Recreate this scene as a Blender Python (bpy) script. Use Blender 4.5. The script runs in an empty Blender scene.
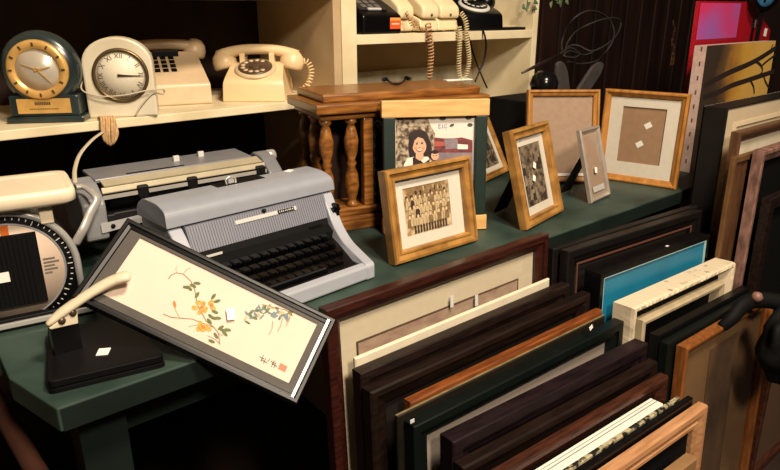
import bpy, bmesh, math, random
from mathutils import Matrix, Vector, Euler
random.seed(7)
C = bpy.context.scene.collection
T = 0.75            # height of the table top above the floor; everything is laid out with z=0 at the table top
PI = math.pi
R = math.radians
# ---------------------------------------------------------------- camera model
f = 640.0; HC = 0.45
pitch = math.atan(225 / f); az = math.atan(810 / (f / math.cos(pitch)))
FW = Vector((math.cos(az) * math.cos(pitch), math.sin(az) * math.cos(pitch), -math.sin(pitch)))
RT = Vector((math.sin(az), -math.cos(az), 0)); UP = RT.cross(FW)
CAM = Vector((0, 0, HC))
def ray(px, py): return FW + RT * ((px - 390) / f) + UP * ((235 - py) / f)
def pz(px, py, z=0.0):
    d = ray(px, py); return CAM + d * ((z - HC) / d.z)
def pY(px, py, y):
    d = ray(px, py); return CAM + d * (y / d.y)
def loc(M, px, py):
    """point of the picture plane (local y=0 of M) seen at a pixel, as local (x, z)"""
    Mi = M.inverted(); o = Mi @ CAM; d = Mi.to_3x3() @ ray(px, py); t = -o.y / d.y
    q = o + d * t; return (q.x, q.z)

# ---------------------------------------------------------------- materials
def lin(h):
    h = h.lstrip('#'); v = [int(h[i:i + 2], 16) / 255 for i in (0, 2, 4)]
    return tuple((c / 12.92 if c <= .04045 else ((c + .055) / 1.055) ** 2.4) for c in v) + (1,)
MATS = {}
def mat(name, col, rough=.5, metal=0, var=.0, scale=20, col2=None, stretch=(1, 1, 1), bump=0, spec=.5, detail=4, coat=0, ramp=(.35, .65)):
    if name in MATS: return MATS[name]
    m = bpy.data.materials.new(name); m.use_nodes = True; nt = m.node_tree; b = nt.nodes['Principled BSDF']
    b.inputs['Base Color'].default_value = lin(col); b.inputs['Roughness'].default_value = rough
    b.inputs['Metallic'].default_value = metal; b.inputs['Specular IOR Level'].default_value = spec
    b.inputs['Coat Weight'].default_value = coat
    if var or col2 or bump:
        tc = nt.nodes.new('ShaderNodeTexCoord'); mp = nt.nodes.new('ShaderNodeMapping'); nz = nt.nodes.new('ShaderNodeTexNoise')
        mp.inputs['Scale'].default_value = stretch; nz.inputs['Scale'].default_value = scale; nz.inputs['Detail'].default_value = detail
        nt.links.new(tc.outputs['Object'], mp.inputs[0]); nt.links.new(mp.outputs[0], nz.inputs['Vector'])
        if var or col2:
            cr = nt.nodes.new('ShaderNodeValToRGB'); c = lin(col)
            d = lin(col2) if col2 else tuple(max(0, x * (1 - var)) for x in c[:3]) + (1,)
            cr.color_ramp.elements[0].color = d; cr.color_ramp.elements[1].color = c
            cr.color_ramp.elements[0].position = ramp[0]; cr.color_ramp.elements[1].position = ramp[1]
            nt.links.new(nz.outputs['Fac'], cr.inputs[0]); nt.links.new(cr.outputs[0], b.inputs['Base Color'])
        if bump:
            bp = nt.nodes.new('ShaderNodeBump'); bp.inputs['Strength'].default_value = bump; bp.inputs['Distance'].default_value = .003
            nt.links.new(nz.outputs['Fac'], bp.inputs['Height']); nt.links.new(bp.outputs[0], b.inputs['Normal'])
    MATS[name] = m; return m
def glassmat():
    m = bpy.data.materials.new('picture_glass'); m.use_nodes = True; nt = m.node_tree
    for n in list(nt.nodes):
        if n.type == 'BSDF_PRINCIPLED': nt.nodes.remove(n)
    tr = nt.nodes.new('ShaderNodeBsdfTransparent'); gl = nt.nodes.new('ShaderNodeBsdfGlossy'); mx = nt.nodes.new('ShaderNodeMixShader')
    lw = nt.nodes.new('ShaderNodeLayerWeight'); lw.inputs[0].default_value = .5
    pw = nt.nodes.new('ShaderNodeMath'); pw.operation = 'POWER'; pw.inputs[1].default_value = 4
    fr = nt.nodes.new('ShaderNodeMath'); fr.operation = 'MULTIPLY_ADD'; fr.inputs[1].default_value = .5; fr.inputs[2].default_value = .02
    nt.links.new(lw.outputs['Facing'], pw.inputs[0]); nt.links.new(pw.outputs[0], fr.inputs[0])
    gl.inputs['Roughness'].default_value = .08; tr.inputs[0].default_value = (.97, .97, .97, 1)
    nt.links.new(fr.outputs[0], mx.inputs[0]); nt.links.new(tr.outputs[0], mx.inputs[1]); nt.links.new(gl.outputs[0], mx.inputs[2])
    nt.links.new(mx.outputs[0], nt.nodes['Material Output'].inputs[0]); return m
GLASS = glassmat()
gold = mat('gold_wood', '#a87b3e', .38, 0, .35, 30, '#7f5827', (1, 1, 1), spec=.6)
oak = mat('honey_oak', '#b57c38', .42, 0, 0, 14, '#925f26', (4, 4, 1.2), spec=.5)
oakd = mat('cabinet_oak', '#94602a', .33, 0, 0, 16, '#643a14', (1, 8, 8), spec=.6, coat=.2)
poplar = mat('pale_pine', '#d9ae6c', .5, 0, 0, 12, '#c6965a', (1, 8, 8))
greenp = mat('dark_green_stain', '#12261f', .5, 0, .3, 30)
tablegreen = mat('worn_green_paint', '#3a4a42', .5, 0, 0, 6, '#182a25', (1, 1, 1), bump=.1, spec=.3, detail=6)
tableshade = mat('table_shade_green', '#121d19', .6, 0, .3, 12, spec=.25)  # table green with shade mixed into the colour, for front edge, legs, apron
cream = mat('cream_paint', '#e3d6b4', .5, 0, 0, 8, '#cdbd97', bump=.05)
tan = mat('tan_paint', '#c0a882', .6, 0, 0, 5, '#a88f6b', (1, 1, 1))
darkwood = mat('dark_brown_wood', '#20140f', .45, 0, 0, 18, '#120b08', (1, 6, 6), spec=.22)
espresso = mat('espresso_wood', '#241815', .4, 0, 0, 22, '#140d0a', (1, 7, 7), spec=.22)
blackwood = mat('black_lacquer', '#0c0c0c', .35, 0, 0, 30, '#070708', spec=.25)
blackgreen = mat('black_green_wood', '#0d1311', .4, 0, .3, 20, spec=.25)
redwood = mat('mahogany_wood', '#3c1a12', .32, 0, 0, 20, '#220d09', (1, 9, 9), spec=.55)
purpled = mat('plum_brown_wood', '#22161a', .42, 0, 0, 20, '#120b0d', (1, 7, 7), spec=.22)
orangew = mat('orange_brown_wood', '#84491f', .4, 0, 0, 18, '#5f3013', (1, 8, 8), spec=.5)
redbrown = mat('red_brown_wood', '#482516', .42, 0, 0, 18, '#2a140b', (1, 8, 8))
tanw = mat('bare_tan_wood', '#b98a62', .5, 0, 0, 14, '#9f7049', (1, 9, 9))
walnut = mat('walnut_wood', '#5f4029', .42, 0, 0, 18, '#452c1b', (6, 6, 1))
pinkw = mat('pinkish_wood', '#8d6a5e', .55, 0, 0, 25, '#5e4239', (3, 3, 1), bump=.2)
ivory = mat('ivory_paint', '#d8cdb4', .45, 0, .12, 25)
shabby = mat('chipped_cream_paint', '#d3c3a6', .6, 0, 0, 38, '#6b5138', (1, 1, 1), bump=.3, ramp=(.26, .36))
matb = mat('cream_mat_board', '#cfc2a6', .85, 0, .06, 60)
matw = mat('white_mat_board', '#ddd5c4', .85, 0, .05, 60)
tanboard = mat('tan_backing_board', '#a18061', .85, 0, .12, 60)
darkbk = mat('dark_brown_mat', '#1a1411', .85, 0, .2, 50, spec=.2)
kraft = mat('brown_backing', '#7f6548', .9, 0, .15, 50)
greyfab = mat('blank_grey_backing', '#a88e77', .85, 0, .1, 70)
white = mat('white_sticker', '#f0ece2', .7)
brass = mat('brass', '#d8aa60', .3, .25, .2, 40)
chrome = mat('chrome', '#cfcdc8', .25, .55)
silver = mat('brushed_silver', '#b5b1ab', .35, .3, .15, 40)
steel = mat('grey_cast_metal', '#8b8c8e', .4, .1, .15, 30)
greyp = mat('typewriter_grey_paint', '#8f939c', .42, 0, .06, 30, bump=.05)
greyp2 = mat('typewriter_light_grey', '#a3a7b0', .42, 0, .05, 30)
greyd = mat('carriage_grey_metal', '#77787c', .36, .1, .1, 30)
olive = mat('aged_cream_metal', '#b7ad92', .42, .2, .12, 30)
black = mat('black_plastic', '#070708', .3, spec=.28)
blackm = mat('matte_black', '#080809', .7, spec=.15)
rubber = mat('black_rubber', '#0b0b0c', .5, spec=.25)
keym = mat('key_black', '#050506', .2, spec=.4)
lightmark = mat('pale_marking', '#c8c6c0', .5)
phonec = mat('aged_cream_plastic', '#e2c79a', .36, 0, .06, 20)
phoneb = mat('beige_plastic', '#cdb592', .4, 0, .1, 18)
phoneh = mat('ivory_handset_plastic', '#e4d1a8', .34, 0, .06, 20)
dialb = mat('dial_brown', '#4a382a', .35)
marble = mat('green_marble', '#2b3636', .25, 0, 0, 14, '#182122', detail=8, spec=.6)
onyx = mat('cream_onyx', '#d5ccb5', .35, 0, 0, 9, '#bfb498', detail=6)
dialface = mat('clock_face_cream', '#e9dfc6', .5, 0, .05, 40)
dialsil = mat('clock_face_silver', '#d9cfbb', .3, .3, .12, 20)
scalec = mat('scale_cream_enamel', '#e8d8bb', .33, 0, .05, 15)
twine = mat('tan_twine', '#c8a271', .9, 0, .3, 120)
strap = mat('cream_strap', '#b6aa92', .6)
silk = mat('silk_ivory', '#e6d0bd', .8, 0, .05, 12)
greymat = mat('grey_mat_board', '#544f4a', .8, 0, .1, 70)
orange = mat('orange_sticker', '#e8541e', .5); peach = mat('peach_sticker', '#f29b4b', .5); pinkst = mat('pale_pink_print', '#f4b9a5', .5)
cyan = mat('turquoise_panel', '#177394', .45, 0, .18, 10, bump=.05)
cyanl = mat('pale_cyan_edge', '#9fc4cc', .5)
red = mat('red_gloss_board', '#a31323', .25, 0, .15, 4)
pink = mat('magenta_print', '#cf3a6f', .3, 0, 0, 4, '#9a5fae', (1, 1, 1.5), detail=1)
canvasw = mat('canvas_edge', '#c3a89c', .9, 0, .2, 60)
blueg = mat('blue_glass', '#3a6d92', .15, 0, .4, 40)
brownwall = mat('dark_panelling', '#2e1b15', .5, 0, 0, 3, '#1a0f0c', (6, 6, .6), spec=.3)
floorm = mat('dark_floor_boards', '#2b1c15', .6, 0, .4, 6, stretch=(8, 1, 1))
leafm = mat('leaf_green', '#5d7350', .6, 0, .4, 40)

# ---------------------------------------------------------------- mesh builder
def rounded(poly, r, n=4):
    out = []; k = len(poly)
    for i in range(k):
        p = Vector(poly[i]); a = Vector(poly[i - 1]) - p; b = Vector(poly[(i + 1) % k]) - p
        rr = r[i] if isinstance(r, (list, tuple)) else r
        q = min(rr, a.length * .45, b.length * .45)
        if q < 1e-6: out.append(tuple(p)); continue
        s = p + a.normalized() * q; e = p + b.normalized() * q
        for j in range(n + 1):
            t = j / n; out.append(tuple(s * (1 - t) ** 2 + p * 2 * t * (1 - t) + e * t * t))
    return out
class MB:
    def __init__(s): s.v = []; s.f = []; s.m = []; s.s = []
    def add(s, vs, fs, m=0, smooth=False, M=None):
        o = len(s.v); s.v += [tuple(M @ Vector(q)) if M else tuple(q) for q in vs]
        for q in fs: s.f.append([i + o for i in q]); s.m.append(m); s.s.append(smooth)
        return s
    def box(s, x0, x1, y0, y1, z0, z1, m=0, M=None):
        vs = [(x, y, z) for z in (z0, z1) for y in (y0, y1) for x in (x0, x1)]
        return s.add(vs, [(0, 2, 3, 1), (4, 5, 7, 6), (0, 1, 5, 4), (2, 6, 7, 3), (0, 4, 6, 2), (1, 3, 7, 5)], m, False, M)
    def prism(s, poly, d0, d1, ax='x', m=0, M=None, smooth=False, fn=None):
        g = {'x': lambda a, b, d: (d, a, b), 'y': lambda a, b, d: (a, d, b), 'z': lambda a, b, d: (a, b, d)}[ax]
        n = len(poly); vs = [g(a, b, d0) for a, b in poly] + [g(a, b, d1) for a, b in poly]
        if fn: vs = [fn(*q) for q in vs]
        s.add(vs, [list(range(n)), list(range(2 * n - 1, n - 1, -1))], m, False, M)
        return s.add(vs, [(i, (i + 1) % n, n + (i + 1) % n, n + i) for i in range(n)], m, smooth, M)
    def lathe(s, prof, n=24, m=0, M=None, smooth=True):
        vs = []; fs = []
        for r, z in prof: vs += [(r * math.cos(2 * PI * i / n), r * math.sin(2 * PI * i / n), z) for i in range(n)]
        for k in range(len(prof) - 1):
            fs += [(k * n + i, k * n + (i + 1) % n, (k + 1) * n + (i + 1) % n, (k + 1) * n + i) for i in range(n)]
        s.add(vs, fs, m, smooth, M)
        for k in (0, len(prof) - 1):
            if prof[k][0] > 1e-5: s.add(vs[k * n:(k + 1) * n], [list(range(n))], m, False, M)
        return s
    def tube(s, pts, r, n=8, m=0, M=None, closed=False, flat=1.0):
        P = [Vector(p) for p in pts]; k = len(P); vs = []; prev = None
        for i in range(k):
            a = P[(i - 1) % k] if closed or i > 0 else P[i]; b = P[(i + 1) % k] if closed or i < k - 1 else P[i]
            t = (b - a).normalized()
            if prev is None:
                u = t.cross(Vector((0, 0, 1)))
                if u.length < 1e-3: u = Vector((1, 0, 0))
            else: u = prev - t * prev.dot(t)
            u.normalize(); prev = u; w = t.cross(u); rr = r[i] if isinstance(r, (list, tuple)) else r
            vs += [tuple(P[i] + (u * math.cos(2 * PI * j / n) + w * math.sin(2 * PI * j / n) * flat) * rr) for j in range(n)]
        K = k if closed else k - 1
        fs = [(i * n + j, i * n + (j + 1) % n, ((i + 1) % k) * n + (j + 1) % n, ((i + 1) % k) * n + j) for i in range(K) for j in range(n)]
        s.add(vs, fs, m, True, M)
        if not closed:
            s.add(vs[:n], [list(range(n))], m, False, M); s.add(vs[-n:], [list(range(n))], m, False, M)
        return s
    def ring(s, w, h, prof, m=0, M=None):
        """mitred rectangular moulding, outer size w x h, bottom centre at origin, prof = closed list of (inset, y)"""
        k = len(prof); vs = []
        for sx, sz in ((-1, 0), (1, 0), (1, 1), (-1, 1)):
            for i, y in prof: vs.append((sx * (w / 2 - i), y, i if sz == 0 else h - i))
        fs = [(c * k + j, c * k + (j + 1) % k, ((c + 1) % 4) * k + (j + 1) % k, ((c + 1) % 4) * k + j) for c in range(4) for j in range(k)]
        return s.add(vs, fs, m, False, M)
    def disc(s, cx, cz, rx, rz=None, y=0, m=0, n=20, rot=0, M=None):
        rz = rz or rx; c, q = math.cos(rot), math.sin(rot)
        vs = []
        for i in range(n):
            a = 2 * PI * i / n; x, z = rx * math.cos(a), rz * math.sin(a); vs.append((cx + x * c - z * q, y, cz + x * q + z * c))
        return s.add(vs, [list(range(n))], m, False, M)
    def poly(s, pts, y=0, m=0, M=None): return s.add([(a, y, b) for a, b in pts], [list(range(len(pts)))], m, False, M)
    def stroke(s, pts, wd, y=0, m=0, M=None):
        P = [Vector(p) for p in pts]; P = [P[0]] + [b for a, b in zip(P, P[1:]) if (b - a).length > 1e-7]; n = len(P); L = []; Q = []
        for i in range(n):
            d = (P[min(i + 1, n - 1)] - P[max(i - 1, 0)]).normalized(); wa = (wd[i] if isinstance(wd, (list, tuple)) else wd) / 2; nn = Vector((-d.y, d.x)) * wa
            e = d * wa * (-.5 if i == 0 else .5 if i == n - 1 else 0); L.append(P[i] + nn + e); Q.append(P[i] - nn + e)
        vs = [(q.x, y, q.y) for q in L + Q]
        return s.add(vs, [(i, i + 1, n + i + 1, n + i) for i in range(n - 1)], m, False, M)
    def build(s, name, mats, parent=None, bevel=0, seg=2):
        me = bpy.data.meshes.new(name); me.from_pydata(s.v, [], s.f)
        if not isinstance(mats, (list, tuple)): mats = [mats]
        for q in mats: me.materials.append(q)
        for p, mi, sm in zip(me.polygons, s.m, s.s): p.material_index = mi; p.use_smooth = sm
        bm = bmesh.new(); bm.from_mesh(me); bmesh.ops.remove_doubles(bm, verts=bm.verts, dist=1e-6)
        bmesh.ops.recalc_face_normals(bm, faces=bm.faces); bm.to_mesh(me); bm.free()
        o = bpy.data.objects.new(name, me); C.objects.link(o)
        if parent: o.parent = parent
        if bevel:
            b = o.modifiers.new('bevel', 'BEVEL'); b.width = bevel; b.segments = seg; b.limit_method = 'ANGLE'; b.angle_limit = R(40)
        return o
def tag(o, label, cat, group=None, kind=None):
    o['label'] = label; o['category'] = cat
    if group: o['group'] = group
    if kind: o['kind'] = kind
    return o
def thing(name, label, cat, M=None, group=None):
    o = bpy.data.objects.new(name, None); o.empty_display_size = .05; C.objects.link(o)
    if M is not None: o.matrix_world = M
    return tag(o, label, cat, group)
def struct(o): o['kind'] = 'structure'; return o
def at(x, y, z=0, yaw=0): return Matrix.Translation((x, y, z)) @ Matrix.Rotation(R(yaw), 4, 'Z')
def frameM(x, y, yaw, lean, t, roll=0, zb=0):
    return Matrix.Translation((x, y, zb + t * math.sin(R(lean)))) @ Matrix.Rotation(R(yaw), 4, 'Z') @ Matrix.Rotation(-R(lean), 4, 'X') @ Matrix.Rotation(R(roll), 4, 'Y')
def edgeM(A, B, z, t, lean, back=True):
    """a frame standing on the floor, given its top edge from A to B at height z"""
    A = Vector(A); B = Vector(B); d = B - A; yaw = math.atan2(d.y, d.x); h = (z + T) / math.cos(R(lean)); w = Vector((d.x, d.y)).length
    rot = Matrix.Rotation(yaw, 4, 'Z') @ Matrix.Rotation(-R(lean), 4, 'X')
    o = (A + B) / 2; o.z = z
    o = o - (rot.to_3x3() @ Vector((0, t if back else 0, h)))
    o.z = -T + t * math.sin(R(lean))
    return Matrix.Translation(o) @ rot, w, h
def copy_tree(o, parent=None):
    c = o.copy(); C.objects.link(c)
    if parent: c.parent = parent
    for ch in list(o.children): copy_tree(ch, c)
    return c
def text_geo(body, size):
    cu = bpy.data.curves.new('lettering', 'FONT'); cu.body = body; cu.size = size; cu.align_x = 'CENTER'; cu.align_y = 'CENTER'
    o = bpy.data.objects.new('lettering', cu); C.objects.link(o)
    bpy.context.view_layer.update()
    me = bpy.data.meshes.new_from_object(o.evaluated_get(bpy.context.evaluated_depsgraph_get()))
    vs = [tuple(v.co) for v in me.vertices]; fs = [list(p.vertices) for p in me.polygons]
    bpy.data.objects.remove(o); bpy.data.curves.remove(cu); bpy.data.meshes.remove(me)
    return vs, fs
def coil(path, r, turns, n=10):
    """helix around a polyline path"""
    P = [Vector(p) for p in path]; L = [0]
    for i in range(len(P) - 1): L.append(L[-1] + (P[i + 1] - P[i]).length)
    out = []; N = turns * n
    for k in range(N + 1):
        s = L[-1] * k / N; i = max(j for j in range(len(L)) if L[j] <= s + 1e-9); i = min(i, len(P) - 2)
        q = P[i].lerp(P[i + 1], (s - L[i]) / (L[i + 1] - L[i])); t = (P[i + 1] - P[i]).normalized()
        u = t.cross(Vector((.3, 1, .1))).normalized(); w = t.cross(u); a = 2 * PI * k / n
        out.append(tuple(q + (u * math.cos(a) + w * math.sin(a)) * r))
    return out
def smoothpath(pts, n=6):
    P = [Vector(p) for p in pts]; out = []
    for i in range(len(P) - 1):
        a = P[max(i - 1, 0)]; b = P[i]; c = P[i + 1]; d = P[min(i + 2, len(P) - 1)]
        for k in range(n):
            t = k / n
            out.append(tuple(.5 * ((2 * b) + (c - a) * t + (2 * a - 5 * b + 4 * c - d) * t * t + (3 * b - a - 3 * c + d) * t ** 3)))
    out.append(tuple(P[-1])); return out

# ---------------------------------------------------------------- setting
b = MB(); b.box(-2.5, 4.6, -2.5, 2.0, -T - .05, -T); struct(b.build('floor', floorm))
b = MB(); b.box(-2.5, 4.6, 1.86, 1.95, -T, 2.0)
x = -2.5
for i in range(52):
    b.prism(rounded([(x + .006, 1.86), (x + .006, 1.845), (x + .128, 1.845), (x + .128, 1.86)], .006, 2), -T, 2.0, 'z'); x += .1365
struct(b.build('wall_back', brownwall))
b = MB(); b.box(4.5, 4.6, -2.5, 1.86, -T, 2.0); struct(b.build('wall_right', brownwall))

m = MB(); sp_ = [pY(673, 20, 1.843), pY(674.5, 30, 1.843), pY(672, 42, 1.843), pY(673, 52, 1.843), pY(671, 66, 1.843)]
for i_ in range(4): m.prism([(sp_[i_].x - .006, sp_[i_].z), (sp_[i_].x + .006 + .006 * i_, sp_[i_].z), (sp_[i_ + 1].x + .01 + .006 * i_, sp_[i_ + 1].z + .004), (sp_[i_ + 1].x - .008, sp_[i_ + 1].z + .004)], 1.841, 1.846, 'y')
m.build('worn_patch', mat('worn_bare_wood', '#7a5230', .7, 0, 0, 40, '#35201a', ramp=(.4, .6)), bpy.data.objects['wall_back'])
# ---------------------------------------------------------------- table
tb = thing('work_table', 'long worn green-painted table carrying typewriters and framed photos', 'table', at(0, 0))
P0 = pz(55, 407); YF = .757
poly = [(P0.x, YF), (1.85, YF), (1.85, 1.33), (-.25, 1.33), (-.25, .985), (.06, .975), (.086, .945), (.084, .87)]
top = MB(); top.prism(poly, -.034, 0, 'z'); top.build('tabletop', tablegreen, tb, bevel=.002)
m = MB(); m.box(P0.x + .004, 1.846, YF - .0014, YF + .0005, -.0335, -.003); m.build('shade_band', tableshade, tb)  # added dark strip, paints the shade on the table's front edge
for lx, ly in ((.17, .83), (1.7, .83), (-.15, 1.25), (1.7, 1.25)):
    m = MB(); m.box(lx - .03, lx + .03, ly - .03, ly + .03, -T, -.034); m.build('leg', tableshade, tb)
m = MB(); m.box(.2, 1.67, .84, .86, -.12, -.034); m.build('apron', tableshade, tb)

# ---------------------------------------------------------------- bookcases
YB = 1.34
bk = thing('bookcase', 'dark-backed bookcase at left holding two clocks and two beige phones', 'bookcase', at(0, YB, -T))
def bpart(root, name, x0, x1, y0, y1, z0, z1, mm, bev=.0015):
    m = MB(); m.box(x0, x1, y0, y1, z0 + T, z1 + T); return m.build(name, mm, root, bevel=bev)
bpart(bk, 'side_panel', .943, .966, 0, .38, -T, .85, tan)
bpart(bk, 'side_panel', -.60, -.577, 0, .38, -T, .85, tan)
bpart(bk, 'back_panel', -.577, .943, .37, .38, -T, .85, brownwall)
bpart(bk, 'shelf', -.577, .943, 0, .37, .225, .243, cream)
bpart(bk, 'shelf', -.577, .943, 0, .37, .475, .493, cream)
bk2 = thing('bookcase', 'cream-painted bookcase behind the oak cabinet, with phones on its shelf', 'bookcase', at(0, YB, -T))
bpart(bk2, 'side_panel', .968, 1.014, 0, .27, -T, .85, cream)
bpart(bk2, 'side_panel', 1.712, 1.736, 0, .27, -T, .85, cream)
bpart(bk2, 'back_panel', 1.014, 1.712, .26, .27, -T, .85, tan)
bpart(bk2, 'lower_back_board', 1.014, 1.712, .252, .259, 0, .272, mat('stained_white_board', '#d5cfba', .6, 0, 0, 6, '#b9b094', (3, 1, .4)))
bpart(bk2, 'shelf', 1.014, 1.712, 0, .26, .367, .391, cream)
bpart(bk2, 'shelf', 1.014, 1.712, 0, .26, -.02, .0, tan)
bpart(bk2, 'shelf', 1.014, 1.712, 0, .26, .70, .72, cream)

# ---------------------------------------------------------------- clocks on the left shelf
SZ = .2432
def facing(o): return math.degrees(math.atan2(-o[0], o[1]))          # yaw that turns a front (-y) to the camera
q = pz(40, 119, SZ); q.y = max(q.y, 1.405)
ck = thing('pedestal_clock', 'round green marble clock with gilt dial on a stepped pedestal', 'clock', at(.304, 1.410, SZ, -30))
m = MB(); m.box(-.070, .070, -.035, .045, 0, .012); m.build('plinth', marble, ck, bevel=.003)
m = MB(); m.box(-.062, .062, -.028, .04, .012, .052); m.build('pedestal', marble, ck, bevel=.003)
FY = Matrix.Rotation(R(90), 4, 'X')                                      # lathe axis z -> -y (towards the viewer)
cz = .100
m = MB(); m.lathe([(0, -.03), (.058, -.022), (.068, -.016), (.0715, 0), (.069, .018), (.060, .0285), (0, .0285)], 48, 0, Matrix.Translation((0, 0, cz)) @ FY); m.build('case', marble, ck)
m = MB(); m.lathe([(.038, .028), (.040, .035), (.049, .036), (.054, .034), (.056, .027), (.038, .027)], 48, 0, Matrix.Translation((0, 0, cz)) @ FY); bz = m.build('dial_ring', brass, ck)
m = MB()
for k in range(12):
    a = k * PI / 6; m.box(-.0016, .0016, -.0374, -.0362, -.0035, .0035, 0, Matrix.Translation((.0465 * math.sin(a), 0, cz + .0465 * math.cos(a))) @ Matrix.Rotation(a, 4, 'Y'))
m.build('hour_marks', dialb, bz)
m = MB(); m.lathe([(0, .0305), (.0415, .0305), (.0415, .029), (0, .029)], 40, 0, Matrix.Translation((0, 0, cz)) @ FY); m.build('dial', dialsil, ck)
for ln, an, w in ((.024, R(78), .0022), (.034, R(140), .0016), (.030, R(-68), .0010)):
    m = MB(); m.prism([(-w, -.006), (w, -.006), (.0004, ln), (-.0004, ln)], -.0328, -.0318, 'y', 0, Matrix.Translation((0, 0, cz)) @ Matrix.Rotation(an, 4, 'Y')); m.build('hand', brass, ck)
m = MB(); m.lathe([(0, .036), (.02, .0355), (.034, .0335), (.0405, .0315)], 32, 0, Matrix.Translation((0, 0, cz)) @ FY); m.build('crystal', GLASS, ck)
m = MB(); m.box(-.048, .048, -.0296, -.0281, .018, .046)
pl = m.build('plaque', brass, ck)
m = MB()
for i in range(9): m.box(-.016 + i * .0032, -.0138 + i * .0032, -.0301, -.0296, .034, .040)
for i in range(16): m.box(-.026 + i * .0033, -.0242 + i * .0033, -.0301, -.0296, .0255, .0275)
m.build('engraving', dialb, pl)

cl = thing('arch_clock', 'cream arch-shaped clock with Roman numerals and a cord across its front', 'clock', at(.438, 1.380, SZ, -24))
arch = [(-.066, 0), (.066, 0), (.066, .105)] + [(.066 * math.cos(a), .105 + .052 * math.sin(a)) for a in [PI * i / 16 for i in range(1, 16)]] + [(-.066, .105)]
m = MB(); m.prism(arch, -.025, .03, 'y'); m.build('case', onyx, cl, bevel=.004)
D = Matrix.Translation((0.004, 0, .083)) @ FY
m = MB(); m.lathe([(.046, .025), (.047, .030), (.050, .031), (.053, .029), (.0535, .024), (.046, .024)], 48, 0, D); m.build('bezel', mat('aged_bronze', '#6d5a3c', .35, .7), cl)
m = MB(); m.lathe([(0, .0262), (.0465, .0262), (.0465, .0245), (0, .0245)], 40, 0, D); dl = m.build('dial', dialface, cl)
m = MB()
for k, s_ in enumerate(['XII', 'I', 'II', 'III', 'IV', 'V', 'VI', 'VII', 'VIII', 'IX', 'X', 'XI']):
    vs, fs = text_geo(s_, .0135); a = k * PI / 6
    m.add(vs, fs, 0, False, Matrix.Translation((.004 + .0375 * math.sin(a), -.0266, .083 + .0375 * math.cos(a))) @ Matrix.Rotation(a, 4, 'Y') @ FY)
m.build('numerals', dialb, dl)
for ln, an, w in ((.036, R(92), .002), (.022, R(94), .0028)):
    m = MB(); m.prism([(-w, -.006), (w, -.006), (.0005, ln), (-.0005, ln)], -.0285, -.0275, 'y', 0, Matrix.Translation((.004, 0, .083)) @ Matrix.Rotation(an, 4, 'Y')); m.build('hand', dialb, cl)
m = MB(); m.lathe([(0, .034), (.02, .033), (.036, .030), (.046, .027)], 32, 0, D); m.build('crystal', GLASS, cl)
m = MB()
m.tube(smoothpath([(-.070, .0, .075), (-.073, -.022, .06), (-.06, -.031, .05), (-.03, -.036, .044), (.01, -.0385, .046), (.05, -.035, .053), (.076, -.03, .054), (.083, -.02, .05), (.078, -.02, .043), (.06, -.028, .046), (.035, -.03, .022), (.022, -.03, .003)]), .0016, 6)
m.build('power_cord', strap, cl)

# ---------------------------------------------------------------- telephones
def handset(root, M, L, mm, r=.016, cup=.03, drop=.03):
    m = MB(); pts = []; rr = []
    for i in range(13):
        t = i / 12; a = (t - .5) * 2; pts.append((a * L / 2 * .86, 0, -drop * .55 * abs(a) ** 2.5)); rr.append(r * (1 + .35 * abs(a) ** 3))
    m.tube(pts, rr, 12, 0, M, flat=.8)
    for sx in (-1, 1):
        K = M @ Matrix.Translation((sx * (L / 2 - cup), 0, -drop)) @ Matrix.Rotation(R(sx * 14), 4, 'Y')
        m.lathe([(0, -.012), (cup * .86, -.012), (cup, -.006), (cup, .006), (cup * .85, .02), (cup * .5, .03), (0, .033)], 24, 0, K)
    return m.build('handset', mm, root)
def keypad(root, M, mm, bw=.011, gap=.0148, rows=4):
    for i in range(rows):
        for j in range(3):
            k = MB(); k.box(-bw / 2, bw / 2, -bw / 2, bw / 2, 0, .0022, 0, M @ Matrix.Translation(((j - 1) * gap, (1.5 - i) * gap, 0))); k.build('key', mm, root, bevel=.0006)
tp = thing('push_button_telephone', 'beige push-button desk telephone behind the cream arch clock', 'telephone', at(.576, 1.452, SZ, -16))
prof = [(0, 0), (.19, 0), (.19, .085), (.165, .110), (.13, .112), (.122, .104), (.004, .046)]
m = MB(); m.prism(rounded(prof, .006), -.083, .083, 'x', 0, None, False, lambda x, y, z: (x * (1 - .14 * y / .19), y, z)); m.build('body', phoneb, tp, bevel=.003)
sl = math.atan2(.058, .118)
KM = Matrix.Translation((-.008, .084, .0858)) @ Matrix.Rotation(sl, 4, 'X')
keypad(tp, KM, black, .0125, .0185)
m = MB(); m.box(-.056, -.047, .05, .057, .062, .0735); m.build('line_button', black, tp)
handset(tp, Matrix.Translation((0, .158, .128)), .2, phoneb, .015, .027, .02)
m = MB(); m.box(-.03, .03, .116, .130, .098, .1155); m.build('cradle_recess', black, tp, bevel=.002)

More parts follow.
